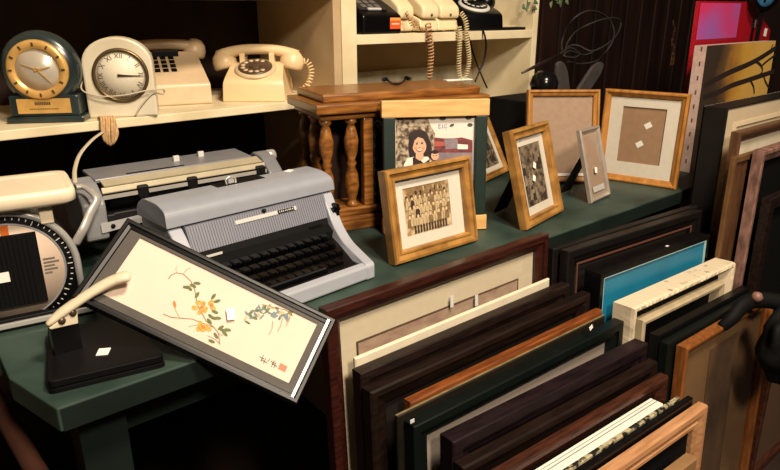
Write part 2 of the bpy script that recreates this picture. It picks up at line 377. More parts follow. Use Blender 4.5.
def rotary(root, body, dialm, ringm, hs):
    prof = [(0, 0), (.19, 0), (.19, .03), (.14, .078), (.108, .086), (.085, .082), (.02, .057), (.004, .047)]
    m = MB(); m.prism(rounded(prof, [.003, .01, .01, .02, .012, .012, .015, .008]), -.074, .074, 'x', 0, None, True, lambda x, y, z: (x * (1 - 2.6 * max(0, z - .03)), y, z)); m.build('body', body, root, bevel=.003)
    m = MB(); m.box(-.07, .07, .006, .184, -.0, .004); m.build('base_plate', black, root)
    an = math.atan2(.025, .065)
    DM = Matrix.Translation((0, .054, .0725)) @ Matrix.Rotation(an, 4, 'X')
    m = MB(); m.lathe([(0, -.004), (.05, -.004), (.05, .001), (.046, .004), (.0, .004)], 40, 0, DM); m.build('dial_plate', ringm, root)
    m = MB(); m.lathe([(0, .004), (.041, .004), (.041, .006), (.038, .0075), (0, .0075)], 40, 0, DM); dw = m.build('finger_wheel', dialm, root)
    m = MB()
    for k in range(10):
        a = R(60 + k * 28); m.lathe([(0, .0076), (.0058, .0076), (.0058, .0082), (0, .0082)], 14, 0, DM @ Matrix.Translation((.030 * math.cos(a), .030 * math.sin(a), 0)))
    m.build('finger_holes', ringm, dw)
    m = MB(); m.lathe([(0, .0075), (.015, .0075), (.014, .0092), (0, .0095)], 24, 0, DM); m.build('dial_centre', dialm, dw)
    for sx in (-1, 1):
        m = MB(); m.prism(rounded([(.085, .07), (.135, .07), (.135, .108), (.122, .108), (.118, .095), (.1, .095), (.096, .108), (.085, .106)], .003, 2), sx * .036 - .006, sx * .036 + .006, 'x'); m.build('cradle_prong', body, root)
    handset(root, Matrix.Translation((0, .109, .115)), .225, hs, .0155, .03, .034)
rp = thing('rotary_telephone', 'cream rotary dial telephone with handset across its top', 'telephone', at(.745, 1.394, SZ, -37))
rotary(rp, phonec, dialb, phoneb, phonec)
m = MB(); m.tube(coil(smoothpath([(.10, .115, .082), (.122, .11, .084), (.132, .1, .06), (.122, .09, .03), (.098, .09, .012)], 5), .0065, 15, 9), .0018, 5); m.build('coiled_cord', phonec, rp)

SB = .3912
bp = thing('push_button_telephone', 'black push-button telephone with an orange sticker', 'telephone', at(1.108, 1.352, SB, 0))
prof = [(0, 0), (.17, 0), (.17, .105), (.13, .108), (.012, .052), (0, .044)]
m = MB(); m.prism(rounded(prof, .005, 3), -.064, .064, 'x'); m.build('body', black, bp, bevel=.004)
sl = math.atan2(.056, .118)
m = MB(); m.box(-.045, .045, -.052, .054, 0, .0025, 0, Matrix.Translation((-.012, .07, .0805)) @ Matrix.Rotation(sl, 4, 'X')); m.build('faceplate', mat('smoky_grey_plastic', '#2b2a2c', .35), bp)
keypad(bp, Matrix.Translation((-.012, .068, .0825)) @ Matrix.Rotation(sl, 4, 'X'), mat('smoky_key', '#6a645e', .3), .015, .022)
m = MB(); m.box(.024, .060, -.0012, -.0004, .012, .04); st = m.build('sticker', orange, bp); st['label'] = 'orange square sticker'
m = MB(); m.box(.0245, .0595, -.0018, -.0012, .0325, .0395); m.build('sticker_band', peach, st)
m = MB(); m.box(.029, .055, -.0018, -.0012, .0225, .0265); m.build('sticker_band', pinkst, st)
m = MB(); m.box(-.035, .008, -.052, -.045, .002, .0055, 0, Matrix.Translation((0.004, .068, .079)) @ Matrix.Rotation(sl, 4, 'X')); m.build('name_card', lightmark, bp)
def slim_phone(x, y, w, label, yaw=0):
    r_ = thing('slim_telephone', label, 'telephone', at(x, y, SB, yaw), 'slim ivory handset telephones on the shelf')
    base = [(0, .004), (.2, .004), (.2, .06), (.1, .064), (.006, .034)]
    m = MB(); m.prism(rounded(base, .008, 3), -w / 2, w / 2, 'x'); m.build('base', phoneh, r_, bevel=.012, seg=4)
    hs = [(-.006, .033), (.09, .066), (.2, .062), (.2, .105), (.1, .118), (.03, .092), (-.006, .066)]
    m = MB(); m.prism(rounded(hs, .014, 4), -w / 2 + .002, w / 2 - .002, 'x', 0, None, True); m.build('handset', phoneh, r_, bevel=.012, seg=4)
    m = MB(); m.lathe([(0, .0), (.004, .0), (.004, .003), (0, .003)], 12, 0, Matrix.Translation((0, -.004, .046)) @ FY); m.build('cord_socket', dialb, r_)
    for sx in (-1, 1):
        m = MB(); m.box(sx * w * .3 - .008, sx * w * .3 + .008, .01, .03, 0, .004); m.build('foot', rubber, r_)
    return r_
slim_phone(1.206, 1.375, .060, 'ivory slim telephone next to the black push-button one')
slim_phone(1.276, 1.352, .066, 'ivory slim telephone in the middle of its row of three')
slim_phone(1.362, 1.365, .080, 'ivory slim telephone beside the black rotary one')
br = thing('rotary_telephone', 'black rotary dial telephone on the upper cream shelf', 'telephone', at(1.52, 1.375, SB, -12))
rotary(br, black, black, lightmark, black)
m = MB(); m.box(1.60, 1.70, 1.36, 1.40, SB, SB + .008); tag(m.build('black_folder', blackm), 'thin black folder lying right of the black rotary phone', 'folder')

def hang(name, label, cat, pts, r, turns, wr, mm, plain=False, group=None):
    p = smoothpath(pts, 5); m = MB()
    m.tube(p if plain else coil(p, r, turns, 9), wr, 5)
    return tag(m.build(name, mm), label, cat, group)
tancord = mat('tan_cord', '#b48a5f', .45)
hang('coiled_phone_cord', 'tan coiled phone cord hanging from the middle ivory telephone', 'cord', [pY(428, 24, 1.338), pY(429, 32, 1.328), pY(430, 40, 1.326), pY(431, 55, 1.327), pY(430, 68, 1.328), pY(429, 79, 1.33)], .0075, 17, .0022, tancord)
hang('coiled_phone_cord', 'cream doubled coiled cord hanging beside the black crossing cables', 'cord', [pY(461, 13, 1.345), pY(466, 22, 1.328), pY(467, 40, 1.322), pY(469, 60, 1.323), pY(466, 76, 1.325), pY(462, 80, 1.325), pY(459, 74, 1.325), pY(459, 55, 1.322), pY(460, 36, 1.322), pY(459, 26, 1.33)], .0062, 52, .0018, mat('cream_cord', '#cdbb93', .45))
hang('coiled_phone_cord', 'short coiled cord tangled between the first two ivory telephones', 'cord', [pY(406, 12, 1.352), pY(410, 20, 1.342), pY(413, 26, 1.34), pY(416, 22, 1.338), pY(419, 28, 1.338), pY(424, 30, 1.338)], .0045, 14, .0016, tancord)
hang('black_cable', 'thin black cable curving down from the shelf, bulging right', 'cable', [pY(481, 29, 1.36), pY(484, 33, 1.33), pY(486, 45, 1.328), pY(484, 60, 1.328), pY(479, 72, 1.33), pY(475, 82, 1.33)], 0, 0, .0028, black, True)
hang('black_cable', 'thin black cable slanting straight down to the right', 'cable', [pY(466, 30, 1.345), pY(469, 38, 1.334), pY(474, 56, 1.336), pY(480, 72, 1.336), pY(487, 88, 1.336)], 0, 0, .0026, black, True)

# hanging sprig from the top of the cream bookcase
pr = thing('trailing_plant', 'trailing sprig of green leaves at the top of the cream bookcase', 'plant', at(1.70, 1.33, .455))
m = MB(); m.tube(smoothpath([(-.02, .02, .40), (-.03, -.005, .26), (-.03, -.01, .1), (-.05, -.01, .03), (-.03, 0, .0)]), .0015, 5)
m.tube(smoothpath([(-.03, -.005, .26), (.06, 0, .12), (.12, 0, .05), (.14, 0, .02)]), .0015, 5); m.build('stem', leafm, pr)
for k in range(13):
    x, z, a = ((-.07 + .011 * k, .005 + .02 * random.random(), random.uniform(-1.2, 1.2)) if k < 7 else (.08 + .014 * (k - 7), .02 + .02 * random.random(), random.uniform(-1.2, 1.2)))
    m = MB(); L = random.uniform(.018, .028); w = L * .3
    m.add([(0, 0, 0), (w, -.004, L * .4), (w * .6, -.002, L * .75), (0, 0, L), (-w * .6, -.002, L * .75), (-w, -.004, L * .4), (0, .002, L * .5)], [(0, 1, 6), (1, 2, 6), (2, 3, 6), (3, 4, 6), (4, 5, 6), (5, 0, 6)], 0, True, Matrix.Translation((x, -.01 + .01 * random.random(), z)) @ Matrix.Rotation(a, 4, 'Y') @ Matrix.Rotation(PI, 4, 'X'))
    m.build('leaf', leafm, pr)

# ---------------------------------------------------------------- oak cabinet with turned spindles
cb = thing('oak_cabinet', 'oak cabinet with turned spindles and a stepped overhanging top', 'cabinet', at(.707, 1.070, 0, -13.8))
W, DP = .412, .194
m = MB(); m.box(0.0, W, 0, DP, .252, .272); m.build('top_board', oakd, cb, bevel=.003)
m = MB(); m.box(.022, W - .012, .022, DP - .005, .272, .289); m.build('upper_board', oakd, cb, bevel=.004)
m = MB(); m.box(.012, W - .012, .012, DP - .01, .238, .252); m.build('cornice', oakd, cb, bevel=.004)
m = MB(); m.box(.004, W - .004, .002, DP, .0, .03); m.box(.014, W - .014, .012, DP - .01, .03, .048); m.build('base', oakd, cb, bevel=.004)
m = MB(); m.box(.05, W - .05, .09, DP - .012, .048, .238); m.build('core_box', mat('cabinet_inner', '#2a150a', .5), cb)
spin = [(.0, 0), (.010, 0), (.010, .008), (.006, .012), (.008, .02), (.0125, .045), (.011, .07), (.006, .088), (.009, .095), (.006, .102), (.011, .12), (.0125, .145), (.008, .17), (.006, .178), (.010, .182), (.010, .19), (0, .19)]
spin = [(r_ * 1.25, z_) for r_, z_ in spin]
for sx, sy in ((.028, .028), (.03, .10), (.03, .165), (.084, .028), (W - .084, .028), (W - .028, .028), (W - .03, .10)):
    m = MB(); m.lathe(spin, 18, 0, Matrix.Translation((sx, sy, .048))); m.build('spindle', oakd, cb)
for sx in (.108, W - .128):
    m = MB(); m.box(sx, sx + .022, .016, .036, .048, .238); m.build('stile', oakd, cb, bevel=.003)
m = MB(); m.box(.13, W - .128, .024, .034, .048, .238)
gr = m.build('grille_panel', mat('grille_cloth', '#1c1712', .8, 0, .5, 120), cb)
m = MB()
for k in range(7): m.lathe([(.009, 0), (.011, .003), (.013, 0)], 16, 0, Matrix.Translation((.142 + .004 * (k % 2), .021, .062 + .026 * k)) @ FY)
m.build('fretwork', mat('fret_dark_brass', '#2c2312', .4, .4), gr)
q = pz(343, 207, .031)
m = MB(); m.box(-.013, .013, -.008, .008, 0, .001, 0, Matrix.Translation(q) @ Matrix.Rotation(R(-20), 4, 'Z')); tag(m.build('paper_scrap', white), 'small white paper scrap on the foot of the oak cabinet', 'paper')
q = pz(374, 139, .13)
# small items on the cabinet top
m = MB(); pts = [pz(383, 80, .2935), pz(386, 79, .298), pz(390, 82, .2925), pz(397, 84, .2925), pz(404, 81, .2925), pz(406, 78, .298), pz(410, 79, .2925)]
m.tube(smoothpath(pts), .0026, 6); m.tube([pts[0], pts[1]], .005, 8); m.tube([pts[5], pts[6]], .005, 8)
tag(m.build('black_cable', black), 'short black cable with two plugs lying on the oak cabinet', 'cable')
m = MB(); q = pz(458, 80, .2895); m.box(-.036, .036, -.01, .01, 0, .0015, 0, Matrix.Translation(q) @ Matrix.Rotation(R(-14), 4, 'Z')); tag(m.build('paper_slip', white), 'white paper slip lying on top of the oak cabinet', 'paper')

# ---------------------------------------------------------------- picture frames on the table
def prof_std(mw, t, kind='cove'):
    if kind == 'flat': return [(0, t), (0, .002), (.002, 0), (mw - .002, 0), (mw, .002), (mw, t)]
    if kind == 'bead': return [(0, t), (0, .005), (.002, .001), (mw * .3, 0), (mw * .36, .004), (mw * .7, .007), (mw * .76, .004), (mw * .92, .004), (mw, .008), (mw, t)]
    if kind == 'cove': return [(0, t), (0, .003), (.003, 0), (mw * .35, 0), (mw * .5, .004), (mw * .85, .007), (mw, .009), (mw, t)]
    if kind == 'step': return [(0, t), (0, .002), (.002, 0), (mw * .45, 0), (mw * .45, .005), (mw * .8, .006), (mw, .010), (mw, t)]
    if kind == 'back': return [(0, t), (0, .012), (mw * .3, .010), (mw * .8, 0), (mw, .002), (mw, t)]
def frame(name, label, cat, M, w, h, mw, t, fm, kind='cove', group=None, backing=kraft, glass=True, easel=None):
    root = thing(name, label, cat, M, group)
    m = MB(); m.ring(w, h, prof_std(mw, t, kind)); m.build('moulding', fm, root)
    m = MB(); m.box(-w / 2 + mw - .004, w / 2 - mw + .004, t - .004, t - .001, mw - .004, h - mw + .004); m.build('backing_board', backing, root)
    if glass:
        m = MB(); m.box(-w / 2 + mw - .002, w / 2 - mw + .002, t - .0105, t - .0095, mw - .002, h - mw + .002); m.build('glass', GLASS, root)
    if easel:
        zt, ln, wd, ang = easel
        m = MB(); m.prism(rounded([(-wd * .35, 0), (wd * .35, 0), (wd * .5, -ln), (-wd * .5, -ln)], .004, 2), t, t + .004, 'y', 0, Matrix.Translation((0, 0, zt)) @ Matrix.Translation((0, t, 0)) @ Matrix.Rotation(R(ang), 4, 'X') @ Matrix.Translation((0, -t, 0))); m.build('easel_strut', blackm, root)
    return root
def matboard(root, w, h, mw, t, mm, iw, ih, cx=0, cz=None, y=None):
    """mat board with a window iw x ih centred at (cx, cz)"""
    cz = h / 2 if cz is None else cz; y = t - .008 if y is None else y
    X0, X1, Z0, Z1 = -w / 2 + mw - .003, w / 2 - mw + .003, mw - .003, h - mw + .003; a, b_, c, d = cx - iw / 2, cx + iw / 2, cz - ih / 2, cz + ih / 2
    m = MB(); m.box(X0, a, y, y + .0018, Z0, Z1); m.box(b_, X1, y, y + .0018, Z0, Z1); m.box(a, b_, y, y + .0018, Z0, c); m.box(a, b_, y, y + .0018, d, Z1)
    return m.build('mat_board', mm, root)
def sticker(root, x, z, y, s=.012, rot=.6, name='price_sticker'):
    m = MB(); m.box(-s * .4, s * .4, y - .0008, y, -s / 2, s / 2, 0, Matrix.Translation((x, 0, z)) @ Matrix.Rotation(rot, 4, 'Y')); o = m.build(name, white, root); o['label'] = 'small white price sticker'; return o

# -- girl portrait in pine and green frame
M = frameM(.908, .932, -31, 4.3, .02)
w, h = .226, .277
gf = thing('picture_frame', 'pine and green frame with colour snapshot of a smiling dark-haired girl', 'picture', M)
for z0, z1 in ((0, .032), (h - .034, h)):
    m = MB(); m.box(-w / 2, w / 2, 0, .02, z0, z1); m.build('rail', poplar, gf, bevel=.0015)
for sx in (-1, 1):
    m = MB(); m.box(min(sx * w / 2 * .97, sx * (w / 2 - .028)), max(sx * w / 2 * .97, sx * (w / 2 - .028)), .001, .019, .032, h - .034); m.build('stile', greenp, gf, bevel=.0015)
m = MB(); m.box(-w / 2 + .02, w / 2 - .02, .014, .017, .02, h - .02); m.build('backing_board', kraft, gf)
foliage = mat('photo_foliage', '#b5a389', .6, 0, 0, 120, '#4b3b2c', detail=3, ramp=(.4, .6))
cols = [mat('photo_sky', '#d9d2c6', .6, 0, .06, 40), foliage, mat('photo_hair', '#2c1a15', .6, 0, .3, 90), mat('photo_skin', '#dcab8a', .6, 0, .12, 40), mat('photo_dark_red', '#7c3a3d', .6, 0, .5, 90), mat('photo_white', '#e9ddd0', .6),
        mat('photo_blue_ink', '#3f4fae', .6), mat('photo_dark_green', '#3d4a37', .6, 0, .5, 90), mat('photo_lips', '#a8503f', .6), mat('photo_grey', '#8b7d84', .6, 0, .3, 60), mat('photo_cheek', '#d99674', .6)]
def g(px, py): return loc(M, 380 + px / 6.71, 100 + py / 6.71)
m = MB(); yb = .0125
m.poly([(-w / 2 + .026, .030), (w / 2 - .026, .030), (w / 2 - .026, h - .032), (-w / 2 + .026, h - .032)], yb, 0)
lay = [0]
def P(pts, mi):
    lay[0] += 1; m.poly([g(*q) for q in pts], yb - .00012 * lay[0], mi)
def E_(cx, cy, rx, ry, mi, rot=0):
    lay[0] += 1; c, s_ = math.cos(rot), math.sin(rot)
    m.poly([g(cx + rx * math.cos(a) * c - ry * math.sin(a) * s_, cy + rx * math.cos(a) * s_ + ry * math.sin(a) * c) for a in [2 * PI * i / 22 for i in range(22)]], yb - .00012 * lay[0], mi)
P([(112, 100), (330, 100), (345, 170), (380, 230), (370, 300), (390, 800), (112, 800)], 1)
P([(372, 255), (440, 262), (500, 262), (560, 255), (632, 275), (632, 362), (372, 362)], 4)
P([(440, 268), (530, 265), (540, 330), (450, 335)], 9)
P([(375, 280), (440, 285), (445, 312), (375, 318)], 8); P([(530, 300), (600, 305), (600, 335), (530, 335)], 5)
P([(372, 358), (632, 358), (632, 800), (372, 800)], 9)
E_(605, 120, 22, 16, 7); E_(615, 170, 18, 12, 7); E_(430, 125, 24, 14, 7); E_(492, 172, 16, 8, 7, -.4)
for st_ in ([(403, 165), (405, 195)], [(403, 166), (418, 170), (407, 180), (420, 188), (405, 195)], [(428, 166), (430, 193)], [(458, 168), (443, 168), (440, 188), (458, 192), (458, 182), (450, 182)]):
    lay[0] += 1; m.stroke([g(*q) for q in st_], .0007, yb - .00012 * lay[0], 6)
E_(270, 285, 70, 84, 2); E_(318, 335, 38, 78, 2); E_(232, 320, 34, 78, 2); E_(250, 250, 50, 46, 2)
P([(165, 440), (190, 395), (240, 385), (330, 385), (350, 420), (350, 800), (150, 800)], 5)
P([(225, 392), (250, 380), (300, 430), (340, 400), (345, 520), (230, 520)], 2)
P([(248, 352), (296, 352), (300, 398), (272, 412), (246, 395)], 3)
E_(270, 310, 47, 62, 3, -.1); P([(212, 300), (222, 245), (262, 222), (310, 240), (330, 300), (318, 300), (295, 262), (262, 252), (238, 275), (224, 330)], 2)
E_(254, 298, 8, 4.5, 2); E_(288, 296, 8, 4.5, 2); P([(252, 287), (264, 285), (264, 288), (252, 290)], 2); P([(282, 285), (297, 285), (297, 288), (282, 288)], 2)
P([(267, 318), (279, 318), (273, 324)], 8); P([(247, 331), (272, 338), (298, 329), (290, 345), (272, 351), (255, 345)], 8); P([(251, 333), (272, 339), (294, 331), (287, 341), (272, 345), (258, 341)], 5); E_(245, 322, 7, 6, 10); E_(300, 320, 7, 6, 10)
E_(375, 378, 26, 30, 3); E_(375, 352, 24, 14, 2); E_(366, 376, 4, 3, 2); E_(384, 376, 4, 3, 2)
m.build('photograph', cols, gf)
m = MB(); m.prism([(-.035, 0), (.035, 0), (.045, -.14), (-.045, -.14)], 0, .003, 'y', 0, Matrix.Translation((0, .0185, .145)) @ Matrix.Rotation(R(5), 4, 'X')); m.build('easel_strut', blackm, gf)

# -- gold framed sepia group photograph
M = frameM(.822, .829, -1, 10.7, .025); w, h = .218, .175
gp = frame('picture_frame', 'gold wooden frame with a sepia group photograph in front of the girl snapshot', 'picture', M, w, h, .022, .025, gold, 'bead', easel=(.13, .124, .05, 18))
matboard(gp, w, h, .022, .025, matw, .118, .092, -.004, .089)
sep = [mat('sepia_paper', '#d7bf95', .7, 0, 0, 70, '#8f7048'), mat('sepia_dark', '#3b2a20', .7), mat('sepia_mid', '#94764f', .7, 0, .4, 120), mat('sepia_skin', '#d8bd92', .7), mat('sepia_dress', '#cbb48a', .7, 0, .15, 90)]
m = MB(); m.box(-.066, .060, .0185, .0195, .041, .137)
rnd = random.Random(3)
m.poly([(-.05, .11), (.04, .11), (.04, .135), (-.05, .135)], .0182, 2)
for k in range(26): m.disc(-.055 + k * .0041, .122 + rnd.uniform(-.010, .010), rnd.uniform(.0012, .0035), rnd.uniform(.002, .006), .0181 - k * 1e-6, (1, 2, 0)[k % 3], 10)
k = 0
for row, (z0, n, sc) in enumerate(((.111, 10, .9), (.094, 11, 1.0), (.076, 10, 1.08))):
    for i in range(n):
        k += 1; x = -.056 + (i + .25 + .5 * (row % 2)) * .108 / n + rnd.uniform(-.0015, .0015); yy = .0180 - k * .00002; zz = z0 + rnd.uniform(-.002, .002)
        bm_ = rnd.choice((1, 2, 4, 4)) if i < 5 else rnd.choice((4, 4, 2)); hw = rnd.uniform(.0046, .0056) * sc
        m.poly([(x - hw * 1.1, zz - .017), (x + hw * 1.1, zz - .017), (x + hw, zz - .004), (x + hw * .55, zz - .0005), (x - hw * .55, zz - .0005), (x - hw, zz - .004)], yy, bm_)
        m.disc(x, zz + .0045, .0034 * sc, .003 * sc, yy - .000006, 1, 10); m.disc(x, zz + .0026, .0027 * sc, .0036 * sc, yy - .00001, 3, 10)
        if bm_ != 1: m.poly([(x - .0006, zz - .016), (x + .001, zz - .016), (x + .0004, zz - .002), (x - .0004, zz - .002)], yy - .000012, 2)
for i in range(12):
    x = -.041 + i * .0073; m.poly([(x - .002, .047), (x + .0025, .047), (x + .0022, .057), (x - .001, .0575)], .0172, 1); m.disc(x, .0468, .0028, .0018, .0171, 1, 8)
    m.poly([(x - .0022, .057), (x + .0026, .057), (x + .002, .0605), (x - .002, .0605)], .0171, 1)
m.stroke([(.012, .0445), (.03, .0455), (.046, .045)], .0007, .0168, 2)
m.build('photograph', sep, gp)

# -- gold portrait-format frame standing on its easel
M = frameM(1.149, .820, 11.4, 15.7, .022); w, h = .180, .214
pf = frame('picture_frame', 'gold frame on a black easel strut with two stickers over a grey old photograph', 'picture', M, w, h, .022, .022, gold, 'bead', easel=(.15, .150, .06, 38))
matboard(pf, w, h, .022, .022, matw, .098, .135, 0, .107)
gphoto = [mat('grey_old_photo', '#8f7d66', .7, 0, 0, 90, '#33291f', detail=6, ramp=(.35, .68)), mat('photo_pale', '#9c8a70', .7, 0, .3, 150), mat('photo_deep', '#3a3027', .7, 0, .5, 150)]
m = MB(); m.box(-.052, .052, .0155, .0165, .037, .177)
for k in range(14):
    x, z = rnd.uniform(-.04, .04), rnd.uniform(.05, .16); m.disc(x, z, rnd.uniform(.003, .006), rnd.uniform(.004, .007), .0153 - k * 1e-5, 1, 12); m.poly([(x - .008, z - .022), (x + .008, z - .022), (x + .005, z - .005), (x - .005, z - .005)], .0152 - k * 1e-5, rnd.choice((1, 2, 2)))
m.build('photograph', gphoto, pf); sticker(pf, .004, .125, .0112, .013, .5); sticker(pf, -.008, .098, .0112, .013, .5)

# -- small silver frame
M = frameM(1.398, .841, 7.2, 16.4, .012); w, h = .104, .181
sf = frame('picture_frame', 'small narrow silver frame on a black strut, backing empty', 'picture', M, w, h, .016, .012, mat('silver_leaf', '#a99c90', .38, .35, .15, 50), 'cove', backing=greyfab, easel=(.13, .132, .05, 40))
m = MB(); m.box(-.03, .03, .004, .0045, .022, .036); m.build('name_plate', lightmark, sf); sticker(sf, -.004, .075, .0022, .014, .2)

# -- blank oak frame and oak frame with mat
M = frameM(1.451, 1.000, -38, 11.8, .02); w, h = .197, .250
ob = frame('picture_frame', 'honey oak frame with blank grey backing, left of the matted oak one', 'picture', M, w, h, .016, .02, oak, 'cove', backing=greyfab, easel=(.17, .160, .06, 16))
m = MB(); m.box(-.075, .075, .0085, .0092, .018, .026); m.build('paper_strip', white, ob)
M = frameM(1.604, .876, -76, 1.5, .02); w, h = .216, .248
om = frame('picture_frame', 'honey oak frame with wide cream mat and two stickers on its brown centre', 'picture', M, w, h, .018, .02, oak, 'cove', backing=tanboard, easel=(.17, .166, .06, 15))
mt = matboard(om, w, h, .018, .02, matw, .113, .15, .0, .13)
def lo(px, py): return loc(M, 520 + px / 2.94, 60 + py / 2.94)
for a in ((372, 195), (346, 250)):
    x, z = lo(*a); sticker(om, x, z, .0158, .018, 1.0)
# -- small gold frame behind the girl
M = frameM(1.373, 1.156, 15.8, 26.7, .015); w, h = .149, .17
sg = frame('picture_frame', 'small gold frame leaning half hidden behind the pine and green one', 'picture', M, w, h, .02, .015, gold, 'bead', easel=None)
matboard(sg, w, h, .02, .015, matw, .085, .105); m = MB(); m.box(-.045, .045, .0085, .0095, .03, .14)
for k in range(6): m.disc(rnd.uniform(-.03, .03), rnd.uniform(.05, .12), .008, .012, .0083 - k * 1e-5, 2, 12)
m.build('photograph', gphoto, sg)

# ---------------------------------------------------------------- grey portable typewriter
yaw = 4.3
tw = thing('portable_typewriter', 'light grey portable typewriter with black keys, lid closed over the carriage', 'typewriter', at(.355, .984, 0, yaw))
def shear(x, y, z): return (x * (1 - .17 * max(0, -y) / .184), y, z)
WT = .342
bodyp = [(-.183, .006), (.10, .006), (.10, .118), (.012, .112), (-.016, .068), (-.05, .04), (-.15, .022), (-.183, .02)]
m = MB(); m.prism(bodyp, .022, WT - .022, 'x', 0, None, False, shear); m.build('chassis', black, tw)
armp = rounded([(-.187, .002), (.103, .002), (.103, .113), (.004, .113), (-.012, .100), (-.045, .062), (-.09, .041), (-.14, .0355), (-.187, .031)], [.004, .006, .006, .004, .012, .02, .02, .01, .008])
for a, c in ((.0, .024), (WT - .024, WT)):
    m = MB(); m.prism(armp, a, c, 'x', 0, None, False, shear); m.build('side_arm', greyp2, tw, bevel=.0025)
m = MB(); m.prism(rounded([(-.187, .004), (-.168, .004), (-.168, .030), (-.187, .029)], .003, 2), .02, WT - .02, 'x', 0, None, False, shear); m.build('front_bar', greyp2, tw)
m = MB(); m.prism([(.006, .113), (-.006, .1125), (-.024, .071), (-.012, .069)], .026, WT - .026, 'x')
fp = m.build('front_panel', mat('ribbed_grey_metal', '#7b7d88', .45, .2, .1, 40), tw)
m = MB()
for i in range(58):
    x = .03 + i * (WT - .06) / 57; m.prism([(-.0065, .1115), (-.0078, .1125), (-.0255, .0715), (-.0242, .0705)], x - .0011, x + .0011, 'x')
m.build('ribs', mat('rib_grey', '#868893', .45, .2), fp)
# badge strip on the slanted panel
ps = math.atan2(.0415, .018)
BMx = Matrix.Translation((0, -.0105, .1008)) @ Matrix.Rotation(R(66.5), 4, 'X')
m = MB(); m.box(.115, .245, -.0035, .0035, .002, .0035, 0, BMx); bd = m.build('badge_strip', mat('badge_silver', '#d9d8d4', .3, .3), tw)
m = MB(); m.box(.203, .239, -.0032, .0032, .0035, .0042, 0, BMx); pl = m.build('badge_plate', black, bd)
m = MB()
for i, (hh, ww) in enumerate(((.0035, .0014), (.0028, .002), (.0035, .0012), (.002, .0022), (.0034, .0014), (.003, .0022), (.0034, .0016), (.0026, .002))):
    m.box(.206 + i * .0041, .206 + i * .0041 + ww, -hh / 2, hh / 2, .0042, .0046, 0, BMx)
m.build('badge_lettering', lightmark, pl)
m = MB(); m.lathe([(0, .002), (.004, .002), (.003, .008), (0, .009)], 14, 0, BMx @ Matrix.Translation((.176, .0085, 0))); m.build('lid_catch', black, tw)
m = MB(); m.box(WT - .018, WT - .012, -.036, -.02, .074, .096); m.box(WT - .024, WT - .008, -.034, -.02, .083, .088); m.build('ribbon_lever', black, tw)
m = MB(); m.prism([(-.024, .07), (-.03, .06), (-.05, .052), (-.05, .035), (-.02, .035)], .032, WT - .034, 'x'); m.build('key_guard', blackm, tw)
for sx in (.045, .26):
    m = MB(); m.box(sx, sx + .03, -.0325, -.031, .061, .065); m.build('tab_key', lightmark if sx < .1 else rubber, tw)
# keys: four rows plus space bar
for r_ in range(4):
    y = -.062 - .0235 * r_; z = .05 - .0078 * r_; n = 13 - (r_ == 3)
    for i in range(n):
        x = (.047 + i * .0198 + .0045 * r_)
        K = Matrix.Translation(shear(x, y, z)) @ Matrix.Rotation(R(12), 4, 'X')
        m = MB(); m.prism(rounded([(-.0078, -.0078), (.0078, -.0078), (.0078, .0078), (-.0078, .0078)], .003, 2), -.008, .003, 'z', 0, K); m.prism(rounded([(-.006, -.006), (.006, -.006), (.006, .006), (-.006, .006)], .003, 2), .003, .0042, 'z', 0, K)
        m.build('key', keym, tw)
m = MB(); m.prism(rounded([(-.158, .026), (-.146, .026), (-.146, .034), (-.158, .0335)], .003, 2), .10, .235, 'x', 0, None, False, shear); m.build('space_bar', keym, tw)
lidp = rounded([(-.004, .1155), (.106, .1155), (.106, .136), (.085, .150), (.03, .150), (.0, .141)], [.002, .002, .012, .02, .02, .014], 5)
def lidshape(x, y, z): return ((x - WT / 2) * (1 - .9 * max(0, z - .128)) + WT / 2, y, z)
m = MB(); m.prism(lidp, -.004, WT + .004, 'x', 0, None, False, lidshape); m.build('lid', greyp, tw, bevel=.007, seg=4)
m = MB(); m.box(.125, .225, .055, .082, .1495, .1512); m.build('lid_opening', blackm, tw)
m = MB(); m.tube(smoothpath([(.147, .06, .150), (.146, .062, .158), (.152, .062, .163), (.160, .062, .163), (.166, .062, .158), (.165, .06, .150)]), .0017, 6); m.box(.15, .162, .059, .064, .152, .159); m.build('card_holder', chrome, tw)
m = MB(); m.box(-.009, .009, -.006, .006, 0, .0008, 0, Matrix.Translation((.29, .068, .1504)) @ Matrix.Rotation(R(25), 4, 'Z')); o = m.build('price_sticker', white, tw); o['label'] = 'small white price sticker'
for sx in (.03, WT - .03):
    for sy in (-.15, .07):
        m = MB(); m.lathe([(0, 0), (.008, 0), (.008, .008), (0, .008)], 12, 0, Matrix.Translation(shear(sx, sy, 0))); m.build('foot', rubber, tw)

# ---------------------------------------------------------------- office typewriter with the wide carriage (behind)
cz_ = .15
A = pz(105, 189, cz_); B = pz(263, 163.5, cz_)
yw = math.degrees(math.atan2(B.y - A.y, B.x - A.x)); LW = (B - A).length
ot = thing('office_typewriter', 'old office typewriter with a long bare carriage behind the grey portable', 'typewriter', at(A.x, A.y, 0, yw))
m = MB(); m.box(.03, LW - .02, .035, .115, .012, .085); m.build('body', blackm, ot, bevel=.004)
for sx in (.05, LW - .04):
    m = MB(); m.lathe([(0, 0), (.012, 0), (.01, .012), (0, .012)], 12, 0, Matrix.Translation((sx, .06, 0))); m.build('foot', rubber, ot)
m = MB(); m.box(.012, LW - .012, .012, .02, .085, .1, 0); m.box(.0, LW + .01, .012, .10, .085, .098); m.build('carriage_rail', mat('dark_steel', '#2c2c2e', .4, .5), ot, bevel=.002)
m = MB(); m.tube([(.01, .035, .122), (LW - .01, .035, .122)], .020, 20); m.build('platen', rubber, ot)
m = MB(); m.prism(rounded([(.0, .141), (.012, .136), (.016, .141), (.004, .152)], .002, 2), -.005, LW + .005, 'x'); m.prism([(.004, .150), (.028, .158), (.028, .161), (.002, .154)], 0, LW, 'x'); m.build('paper_table_edge', olive, ot)
